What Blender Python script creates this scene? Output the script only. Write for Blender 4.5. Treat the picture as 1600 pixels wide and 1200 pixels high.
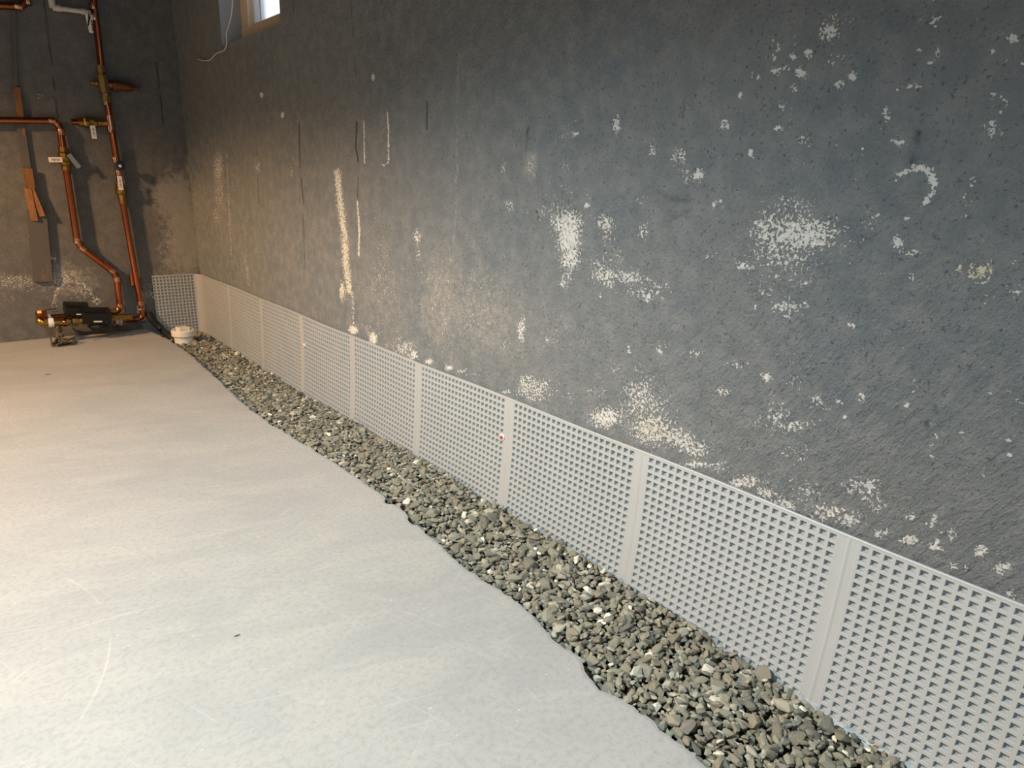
import bpy, bmesh, math, random
import numpy as np
from mathutils import Vector, Matrix

SC = bpy.context.scene
for _o in list(bpy.data.objects):
    bpy.data.objects.remove(_o, do_unlink=True)
rng = np.random.default_rng(7)
random.seed(7)

# ------------------------------------------------------------------ camera
# room axes: X towards the right wall, Y towards the back wall, Z up, floor top at z = 0
WX, BY, CEIL = 1.1412, 4.0728, 2.4
CAMR = [[0.749564, -0.660682, 0.040652], [-0.16731, -0.248523, -0.954067], [0.640438, 0.708333, -0.296822]]
CAM_POS = (0.0, 0.0, 0.8688)
cd = bpy.data.cameras.new('camera')
cam = bpy.data.objects.new('camera', cd)
SC.collection.objects.link(cam)
cam.matrix_world = Matrix((
    (CAMR[0][0], -CAMR[1][0], -CAMR[2][0], CAM_POS[0]),
    (CAMR[0][1], -CAMR[1][1], -CAMR[2][1], CAM_POS[1]),
    (CAMR[0][2], -CAMR[1][2], -CAMR[2][2], CAM_POS[2]),
    (0, 0, 0, 1)))
cd.sensor_width = 36.0
cd.lens = 36.0 * 993.0 / 1600.0
cd.clip_start = 0.02
SC.camera = cam

# ------------------------------------------------------------------ light
SC.view_settings.view_transform = 'Standard'
SC.view_settings.look = 'None'
SC.view_settings.gamma = 1.0
SC.view_settings.use_curve_mapping = False
SC.view_settings.exposure = 0.0

world = bpy.data.worlds.new('overcast_sky')
SC.world = world
world.use_nodes = True
_bg = world.node_tree.nodes['Background']
_bg.inputs['Color'].default_value = (0.80, 0.90, 1.0, 1)
_bg.inputs['Strength'].default_value = 1.7

def lamp(name, kind, loc, energy, color, target=None, **kw):
    l = bpy.data.lights.new(name, kind)
    l.energy = energy
    l.color = color
    for k, v in kw.items():
        setattr(l, k, v)
    o = bpy.data.objects.new(name, l)
    SC.collection.objects.link(o)
    o.location = loc
    if target is not None:
        o.rotation_euler = (Vector(target) - Vector(loc)).to_track_quat('-Z', 'Y').to_euler()
    return o

# warm downlight over the far left of the floor, cool downlight nearer the camera, bluish area lamp standing in for daylight behind the camera
lamp('warm_downlight', 'SPOT', (-1.75, 2.8, 1.92), 420, (1.0, 0.585, 0.285), target=(-1.75, 2.8, 0),
     spot_size=math.radians(152), spot_blend=0.26, shadow_soft_size=0.10)
lamp('cool_downlight', 'SPOT', (-0.6, 0.95, 1.9), 300, (0.85, 0.97, 1.0), target=(-0.6, 0.95, 0),
     spot_size=math.radians(142), spot_blend=0.62, shadow_soft_size=0.12)
lamp('daylight_behind_camera', 'AREA', (-0.3, -1.5, 1.55), 17, (0.74, 0.86, 1.0), target=(0.2, 0.0, 1.2),
     shape='RECTANGLE', size=0.9, size_y=0.5)

# ------------------------------------------------------------------ helpers
def tag(o, label=None, cat=None, group=None, kind=None):
    if label: o['label'] = label
    if cat: o['category'] = cat
    if group: o['group'] = group
    if kind: o['kind'] = kind
    return o

def empty(name, loc, label, cat, group=None):
    o = bpy.data.objects.new(name, None)
    SC.collection.objects.link(o)
    o.location = loc
    o.empty_display_size = 0.05
    o['_org'] = tuple(loc)
    return tag(o, label, cat, group)

ORG = {}
def thing(name, loc, label, cat, group=None):
    o = bpy.data.objects.new(name, None)
    SC.collection.objects.link(o)
    o.location = loc
    o.empty_display_size = 0.05
    ORG[o.name] = Vector(loc)
    return tag(o, label, cat, group)

class MB:
    """collects shapes given in room coordinates; build() links them as one mesh object"""
    def __init__(self):
        self.v, self.f, self.s = [], [], []
    def add(self, vs, fs, smooth=False):
        n = len(self.v)
        self.v += [tuple(p) for p in vs]
        for q in fs:
            self.f.append(tuple(i + n for i in q))
            self.s.append(smooth)
        return self
    def box(self, c, size, rot=None, bevel=0.0):
        bm = bmesh.new()
        bmesh.ops.create_cube(bm, size=1.0)
        for v in bm.verts:
            v.co = Vector((v.co.x * size[0], v.co.y * size[1], v.co.z * size[2]))
        if bevel > 0:
            bmesh.ops.bevel(bm, geom=bm.edges[:], offset=bevel, segments=2, affect='EDGES', profile=0.7)
        M = rot if rot is not None else Matrix.Identity(3)
        for v in bm.verts:
            v.co = M @ v.co + Vector(c)
        bm.verts.index_update()
        self.add([v.co for v in bm.verts], [[v.index for v in f.verts] for f in bm.faces])
        bm.free()
        return self
    def bar(self, a, b, w, h, side=(0, 1, 0), bevel=0.0):
        """a flat bar from a to b, w across, h along 'side'"""
        a, b = Vector(a), Vector(b)
        d = (b - a); L = d.length; d.normalize()
        s = Vector(side); s = (s - d * s.dot(d)).normalized()
        x = d.cross(s)
        M = Matrix((x, s, d)).transposed()
        return self.box((a + b) / 2, (w, h, L), M, bevel)
    def tube(self, pts, r, seg=14, fillet=0.0, caps=True):
        P = [Vector(p) for p in pts]
        if fillet > 0 and len(P) > 2:
            Q = [P[0]]
            for i in range(1, len(P) - 1):
                a, b, c = P[i - 1], P[i], P[i + 1]
                d1, d2 = (a - b), (c - b)
                k = min(fillet, d1.length * .49, d2.length * .49)
                p1, p2 = b + d1.normalized() * k, b + d2.normalized() * k
                for t in np.linspace(0, 1, 7):
                    Q.append(p1.lerp(b, t).lerp(b.lerp(p2, t), t))
            Q.append(P[-1]); P = Q
        n = len(P); vs, fs = [], []
        up = None
        for i, p in enumerate(P):
            t = (P[min(i + 1, n - 1)] - P[max(i - 1, 0)]).normalized()
            if up is None:
                up = t.orthogonal().normalized()
            up = (up - t * up.dot(t)).normalized()
            w = t.cross(up)
            rr = r[i] if isinstance(r, (list, tuple)) else r
            for k in range(seg):
                a = 2 * math.pi * k / seg
                vs.append(p + up * math.cos(a) * rr + w * math.sin(a) * rr)
        for i in range(n - 1):
            for k in range(seg):
                fs.append((i * seg + k, i * seg + (k + 1) % seg, (i + 1) * seg + (k + 1) % seg, (i + 1) * seg + k))
        self.add(vs, fs, True)
        if caps:
            self.add(vs[:seg], [tuple(range(seg))[::-1]])
            self.add(vs[-seg:], [tuple(range(seg))])
        return self
    def lathe(self, o, d, prof, seg=20, smooth=True):
        """prof: (distance along d, radius) pairs; every pair gets its own ring, hard edges where rings repeat"""
        o, d = Vector(o), Vector(d).normalized()
        u = d.orthogonal().normalized(); w = d.cross(u)
        for (t0, r0), (t1, r1) in zip(prof[:-1], prof[1:]):
            vs = []
            for t, r in ((t0, r0), (t1, r1)):
                for k in range(seg):
                    a = 2 * math.pi * k / seg
                    vs.append(o + d * t + (u * math.cos(a) + w * math.sin(a)) * r)
            self.add(vs, [(k, (k + 1) % seg, seg + (k + 1) % seg, seg + k) for k in range(seg)], smooth)
        return self
    def build(self, name, m, parent=None, label=None):
        o = bpy.data.objects.new(name, None)
        bpy.data.objects.remove(o)
        me = bpy.data.meshes.new(name)
        org = Vector((0, 0, 0))
        if parent is not None:
            org = ORG[parent.name]
        me.from_pydata([Vector(p) - org for p in self.v], [], self.f)
        me.polygons.foreach_set('use_smooth', self.s)
        me.materials.append(m)
        me.validate(); me.update()
        ob = bpy.data.objects.new(name, me)
        SC.collection.objects.link(ob)
        if parent is not None:
            ob.parent = parent
        ORG[ob.name] = org
        if label: ob['label'] = label
        return ob

def mesh_np(name, V, F, m, parent=None, smooth=False):
    """V (n,3) array, F (k,3|4) array, in room coordinates"""
    org = np.array(ORG[parent.name]) if parent is not None else np.zeros(3)
    V = np.asarray(V, np.float32) - org.astype(np.float32)
    F = np.asarray(F, np.int32)
    me = bpy.data.meshes.new(name)
    k = F.shape[1]
    me.vertices.add(len(V)); me.vertices.foreach_set('co', V.ravel())
    me.loops.add(F.size); me.loops.foreach_set('vertex_index', F.ravel())
    me.polygons.add(len(F))
    me.polygons.foreach_set('loop_start', np.arange(0, F.size, k, dtype=np.int32))
    me.polygons.foreach_set('use_smooth', np.full(len(F), smooth))
    me.materials.append(m)
    me.update(calc_edges=True)
    ob = bpy.data.objects.new(name, me)
    SC.collection.objects.link(ob)
    if parent is not None: ob.parent = parent
    ORG[ob.name] = Vector(org)
    return ob

def color_attr(me, name, arr):
    a = me.attributes.new(name, 'FLOAT_COLOR', 'POINT')
    buf = np.ones((len(me.vertices), 4), np.float32)
    buf[:, :arr.shape[1]] = arr
    a.data.foreach_set('color', buf.ravel())

# value noise on a lattice, for real relief
def vnoise(x, y, seed=0):
    xi, yi = np.floor(x).astype(np.int64), np.floor(y).astype(np.int64)
    fx, fy = x - xi, y - yi
    fx = fx * fx * (3 - 2 * fx); fy = fy * fy * (3 - 2 * fy)
    def h(a, b):
        n = (a * 374761393 + b * 668265263 + seed * 1442695041) & 0xffffffff
        n = ((n ^ (n >> 13)) * 1274126177) & 0xffffffff
        return ((n ^ (n >> 16)) & 0xffff) / 65535.0
    return (h(xi, yi) * (1 - fx) + h(xi + 1, yi) * fx) * (1 - fy) + (h(xi, yi + 1) * (1 - fx) + h(xi + 1, yi + 1) * fx) * fy
def fbm(x, y, oct=4, seed=0, gain=.5):
    s, a, n = 0, 1.0, 0
    for i in range(oct):
        s = s + a * vnoise(x * 2 ** i, y * 2 ** i, seed + i); n += a; a *= gain
    return s / n

# ------------------------------------------------------------------ materials
class NT:
    def __init__(self, name):
        self.m = bpy.data.materials.new(name); self.m.use_nodes = True
        self.t = self.m.node_tree; self.b = self.t.nodes['Principled BSDF']
    def n(self, kind, **kw):
        x = self.t.nodes.new('ShaderNode' + kind)
        for k, v in kw.items(): setattr(x, k, v)
        return x
    def link(self, a, b): self.t.links.new(a, b)
    def setin(self, node, i, v):
        if hasattr(v, 'is_linked') or isinstance(v, bpy.types.NodeSocket): self.link(v, node.inputs[i])
        else: node.inputs[i].default_value = v
    def math(self, op, a, b=0.0, c=None, clamp=False):
        x = self.n('Math', operation=op, use_clamp=clamp)
        self.setin(x, 0, a); self.setin(x, 1, b)
        if c is not None: self.setin(x, 2, c)
        return x.outputs[0]
    def mix(self, f, a, b):
        x = self.n('Mix', data_type='RGBA')
        self.setin(x, 0, f)
        for i, v in ((6, a), (7, b)):
            if isinstance(v, tuple): x.inputs[i].default_value = (*v[:3], 1)
            else: self.link(v, x.inputs[i])
        return x.outputs[2]
    def noise(self, vec, scale, detail=4, rough=.55, dist=0.0):
        x = self.n('TexNoise'); self.link(vec, x.inputs['Vector'])
        x.inputs['Scale'].default_value = scale; x.inputs['Detail'].default_value = detail
        x.inputs['Roughness'].default_value = rough; x.inputs['Distortion'].default_value = dist
        return x.outputs['Fac']
    def mapping(self, vec, scale=(1, 1, 1), rot=(0, 0, 0), loc=(0, 0, 0)):
        x = self.n('Mapping'); self.link(vec, x.inputs[0])
        x.inputs['Scale'].default_value = scale; x.inputs['Rotation'].default_value = rot
        x.inputs['Location'].default_value = loc
        return x.outputs[0]
    def rs(self, vec, rot, scale, loc=(0, 0, 0)):
        return self.mapping(self.mapping(vec, rot=rot, loc=loc), scale=scale)
    def obj(self): return self.n('TexCoord').outputs['Object']
    def smooth(self, v, lo, hi):
        x = self.n('MapRange', interpolation_type='SMOOTHSTEP')
        self.setin(x, 0, v); self.setin(x, 1, lo); self.setin(x, 2, hi)
        return x.outputs[0]
    def attr(self, name):
        return self.n('Attribute', attribute_name=name)
    def bump(self, h, strength=.5, dist=.01, normal=None):
        x = self.n('Bump'); self.link(h, x.inputs['Height'])
        self.setin(x, 0, strength); x.inputs['Distance'].default_value = dist
        if normal is not None: self.link(normal, x.inputs['Normal'])
        return x.outputs[0]
    def out(self, color=None, rough=None, normal=None, metal=None, spec=None):
        for k, v in (('Base Color', color), ('Roughness', rough), ('Normal', normal), ('Metallic', metal), ('Specular IOR Level', spec)):
            if v is None: continue
            if isinstance(v, tuple): self.b.inputs[k].default_value = (*v[:3], 1)
            elif isinstance(v, (int, float)): self.b.inputs[k].default_value = v
            else: self.link(v, self.b.inputs[k])
        return self.m

def simple(name, col, rough=.5, metal=0.0, var=.15, scale=30, bump=0.0, bscale=200):
    t = NT(name); p = t.obj()
    n = t.noise(p, scale, 4)
    c = t.mix(n, tuple(x * (1 - var) for x in col), tuple(min(1, x * (1 + var)) for x in col))
    nm = t.bump(t.noise(p, bscale, 3), bump, .001) if bump else None
    return t.out(c, rough, nm, metal)

def wall_material(name, dark=(.152, .180, .199), light=(.188, .203, .206), worn=(.240, .250, .249), hs=62.0):
    t = NT(name); p = t.obj()
    wear = t.n('SeparateColor'); t.link(t.attr('wear').outputs['Color'], wear.inputs[0])
    tone = t.n('SeparateColor'); t.link(t.attr('tone').outputs['Color'], tone.inputs[0])
    flake, haze, crack = wear.outputs[0], wear.outputs[1], wear.outputs[2]
    yellow, coarse = tone.outputs[0], tone.outputs[1]
    # grey paint
    big = t.noise(p, 3.0, 4, .6)
    mid = t.noise(p, 22.0, 5, .65)
    base = t.mix(t.smooth(big, .3, .7), dark, light)
    base = t.mix(t.smooth(mid, .35, .75), base, worn)
    # pits and rubbed spots
    pit = t.noise(p, 150.0, 4, .6)
    base = t.mix(t.math('MULTIPLY', t.smooth(pit, .57, .70), .75), base, (.07, .072, .075))
    speck = t.noise(t.mapping(p, loc=(3, 7, 1)), 210.0, 3, .6)
    base = t.mix(t.math('MULTIPLY', t.smooth(speck, .62, .72), .36), base, (.36, .35, .33))
    # chalky haze where salts have dried
    hz = t.noise(p, hs, 7, .78)
    hzm = t.math('MULTIPLY', t.smooth(t.math('MULTIPLY_ADD', haze, .45, hz), .62, .92), .75, clamp=True)
    base = t.mix(hzm, base, (.37, .345, .305))
    # cracks
    base = t.mix(crack, base, (.018, .018, .020))
    # white salt crust and bared plaster
    n1 = t.noise(p, 140.0, 6, .62, .4)
    n2 = t.noise(t.mapping(p, loc=(5, 2, 9)), 260.0, 4, .6)
    nn = t.math('ADD', t.math('MULTIPLY', n1, .60), t.math('MULTIPLY', n2, .40))
    fm = t.smooth(t.math('MULTIPLY_ADD', flake, .268, nn), .690, .714)
    white = t.mix(t.noise(p, 60, 3), (.60, .59, .55), (.80, .79, .75))
    white = t.mix(t.math('MULTIPLY', yellow, .75), white, (.66, .60, .40))
    col = t.mix(fm, base, white)
    # relief: stucco grain, trowel strokes running up to the right, crust standing proud
    g1 = t.math('ADD', t.math('MULTIPLY', t.noise(p, 36.0, 8, .72), .7), t.math('MULTIPLY', t.noise(p, 120.0, 5, .7), .5))
    g2 = t.noise(t.rs(p, (math.radians(60), 0, 0), (1, .25, 1)), 75.0, 6, .62)
    hgt = t.math('ADD', t.math('MULTIPLY', g1, 1.0), t.math('MULTIPLY', g2, t.math('MULTIPLY_ADD', tone.outputs[2], .75, .08)))
    hgt = t.math('ADD', hgt, t.math('MULTIPLY', fm, .10))
    hgt = t.math('SUBTRACT', hgt, t.math('MULTIPLY', crack, .5))
    st = t.math('MULTIPLY_ADD', coarse, 1.1, .18)
    nm = t.bump(hgt, st, .010)
    return t.out(col, .82, nm, spec=.3)

def floor_material():
    t = NT('worn_concrete'); p = t.obj()
    a = t.noise(p, 1.6, 5, .6, .3)
    b = t.noise(t.rs(p, (0, 0, .35), (.6, 1.7, 1)), 5.0, 8, .72, .8)
    c = t.noise(p, 90.0, 5, .7)
    col = t.mix(t.smooth(a, .3, .7), (.335, .341, .334), (.395, .393, .378))
    col = t.mix(t.math('MULTIPLY', t.smooth(b, .42, .66), .65), col, (.43, .42, .39))
    col = t.mix(t.math('MULTIPLY', t.smooth(c, .44, .66), .5), col, (.29, .28, .26))
    sp = t.noise(t.mapping(p, loc=(9, 4, 2)), 70.0, 2, .5)
    col = t.mix(t.math('MULTIPLY', t.smooth(sp, .71, .76), .5), col, (.60, .59, .57))
    dk = t.noise(t.mapping(p, loc=(1, 8, 5)), 55.0, 2, .5)
    col = t.mix(t.math('MULTIPLY', t.smooth(dk, .76, .80), .5), col, (.22, .21, .19))
    # fine scratches in several directions
    for ang, off, k in ((.35, 0, .30), (-.6, 3, .26), (1.25, 6, .24), (.05, 9, .2)):
        s = t.noise(t.rs(p, (0, 0, ang), (1.1, 60, 1), (off, off, 0)), 2.6, 3, .55, .5)
        col = t.mix(t.math('MULTIPLY', t.smooth(s, .64, .72), k * .75), col, (.53, .52, .49))
    # arcs left by a power trowel
    for cx_, cy_, r_ in ((.05, .72, .62), (-.35, 1.35, .48), (.28, 2.0, .55), (-.6, 2.6, .7)):
        d = t.n('VectorMath', operation='DISTANCE'); t.link(t.mapping(p, scale=(1, 1, 0)), d.inputs[0]); d.inputs[1].default_value = (cx_, cy_, 0)
        ring = t.math('ABSOLUTE', t.math('SUBTRACT', d.outputs['Value'], r_))
        ring = t.smooth(ring, .0035, .0005)
        brk = t.smooth(t.noise(t.mapping(p, loc=(cx_, r_, 0)), 6.0, 4, .6), .5, .62)
        col = t.mix(t.math('MULTIPLY', t.math('MULTIPLY', ring, brk), .35), col, (.55, .54, .51))
    h = t.math('ADD', t.math('MULTIPLY', b, .5), t.math('MULTIPLY', c, .18))
    nm = t.bump(h, .22, .006)
    rg = t.math('MULTIPLY_ADD', a, .2, .50)
    return t.out(col, rg, nm, spec=.35)

def stone_material():
    t = NT('crushed_stone'); p = t.obj()
    c = t.attr('tint').outputs['Color']
    n = t.noise(p, 160.0, 4, .65)
    x = t.n('Mix', data_type='RGBA', blend_type='MULTIPLY'); x.inputs[0].default_value = 1
    t.link(c, x.inputs[6])
    t.link(t.mix(n, (.70, .70, .70), (1.28, 1.27, 1.22)), x.inputs[7])
    return t.out(x.outputs[2], .85, t.bump(t.noise(p, 260, 5, .7), .35, .002), spec=.25)

def plastic_material():
    t = NT('drainage_plastic'); p = t.obj()
    a = t.noise(p, 5.0, 4); b = t.noise(p, 120.0, 3)
    col = t.mix(a, (.365, .383, .380), (.425, .442, .438))
    col = t.mix(t.math('MULTIPLY', t.smooth(b, .6, .75), .2), col, (.35, .335, .295))
    return t.out(col, .42, t.bump(a, .08, .01), spec=.4)

def wood_material(name, dark, light, sc=(30, 30, 3)):
    t = NT(name); p = t.obj()
    g = t.noise(t.mapping(p, scale=sc), 5.0, 5, .6, .8)
    k = t.noise(t.mapping(p, scale=sc), 30.0, 3)
    col = t.mix(t.smooth(g, .3, .7), dark, light)
    col = t.mix(t.math('MULTIPLY', t.smooth(k, .55, .75), .35), col, tuple(x * .6 for x in dark))
    return t.out(col, .65, t.bump(g, .25, .002))

def flaked_board_material():
    t = NT('board_with_flaking_grey_paint'); p = t.obj()
    g = t.noise(t.mapping(p, scale=(30, 30, 4)), 5.0, 5, .6, .6)
    wood = t.mix(g, (.20, .09, .028), (.33, .16, .05))
    pk = t.smooth(t.noise(t.mapping(p, scale=(1, 1, .3)), 26.0, 5, .65), .60, .66)
    col = t.mix(pk, (.105, .096, .087), wood)
    return t.out(col, .75, t.bump(g, .25, .002))

M = {}
M['wall'] = wall_material('painted_basement_wall')
M['wallback'] = wall_material('darker_back_wall', (.115, .115, .112), (.145, .140, .130), (.175, .168, .155), 30.0)  # same wall shader in darker, less blue tones
M['floor'] = floor_material()
M['stone'] = stone_material()
M['plastic'] = plastic_material()
M['soil'] = simple('damp_dirt', (.060, .050, .038), .95, 0, .4, 60, .6, 120)
M['ceiling'] = simple('dark_ceiling', (.06, .052, .045), .9, 0, .2, 8)
M['shell'] = simple('plain_grey_wall', (.11, .11, .11), .9, 0, .2, 6)
M['reveal'] = simple('grey_concrete_reveal', (.34, .34, .36), .9, 0, .15, 9)
M['copper'] = simple('copper', (.42, .130, .058), .24, 1.0, .22, 22, .05, 90)
M['solder'] = simple('soldered_copper', (.62, .33, .20), .26, 1.0, .2, 90)
M['brass'] = simple('brass', (.36, .22, .065), .34, 1.0, .25, 60, .08, 150)
M['dullbrass'] = simple('dull_bronze', (.30, .20, .08), .5, .8, .3, 60, .1, 150)
M['darkcopper'] = simple('dark_bronze', (.22, .09, .05), .42, .8, .3, 50)
M['white'] = simple('white_plastic', (.80, .77, .70), .45, 0, .05, 40)
M['paper'] = simple('paper_tag', (.78, .74, .68), .8, 0, .05, 60)
M['ink'] = simple('ink', (.05, .05, .05), .7, 0, .1, 60)
M['black'] = simple('black_plastic', (.005, .005, .0055), .42, 0, .2, 40)
M['rubber'] = simple('black_rubber', (.012, .011, .010), .7, 0, .3, 60)
M['blue'] = simple('dark_blue_plastic', (.02, .03, .07), .3, 0, .2, 40)
M['steel'] = simple('dull_steel', (.38, .36, .33), .42, .9, .2, 80)
M['grime'] = simple('grimy_metal', (.11, .085, .055), .7, .4, .5, 90, .5, 160)
M['pine'] = wood_material('pine', (.66, .51, .33), (.80, .66, .47))
M['rawwood'] = wood_material('raw_wood', (.15, .060, .016), (.27, .115, .034))
M['board'] = flaked_board_material()
M['vinyl'] = simple('white_vinyl', (.82, .84, .86), .35, 0, .03, 20)
M['pvc'] = simple('white_pvc', (.80, .76, .66), .38, 0, .06, 40)
M['pipegrey'] = simple('off_white_pipe', (.62, .59, .53), .5, 0, .1, 40)
M['red'] = simple('red_plastic', (.42, .055, .06), .4, 0, .2, 200)
M['clear'] = simple('pale_washer', (.78, .77, .74), .25, 0, .05, 60)
M['cable'] = simple('white_cable', (.62, .58, .52), .5, 0, .1, 60)
M['leaf'] = simple('dry_leaf', (.10, .075, .04), .8, 0, .3, 200)
def glass_material():
    t = NT('window_glass')
    t.b.inputs['Base Color'].default_value = (.96, .98, 1, 1)
    t.b.inputs['Roughness'].default_value = .03
    t.b.inputs['Transmission Weight'].default_value = 1.0
    t.b.inputs['IOR'].default_value = 1.12
    return t.m
M['glass'] = glass_material()

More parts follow.
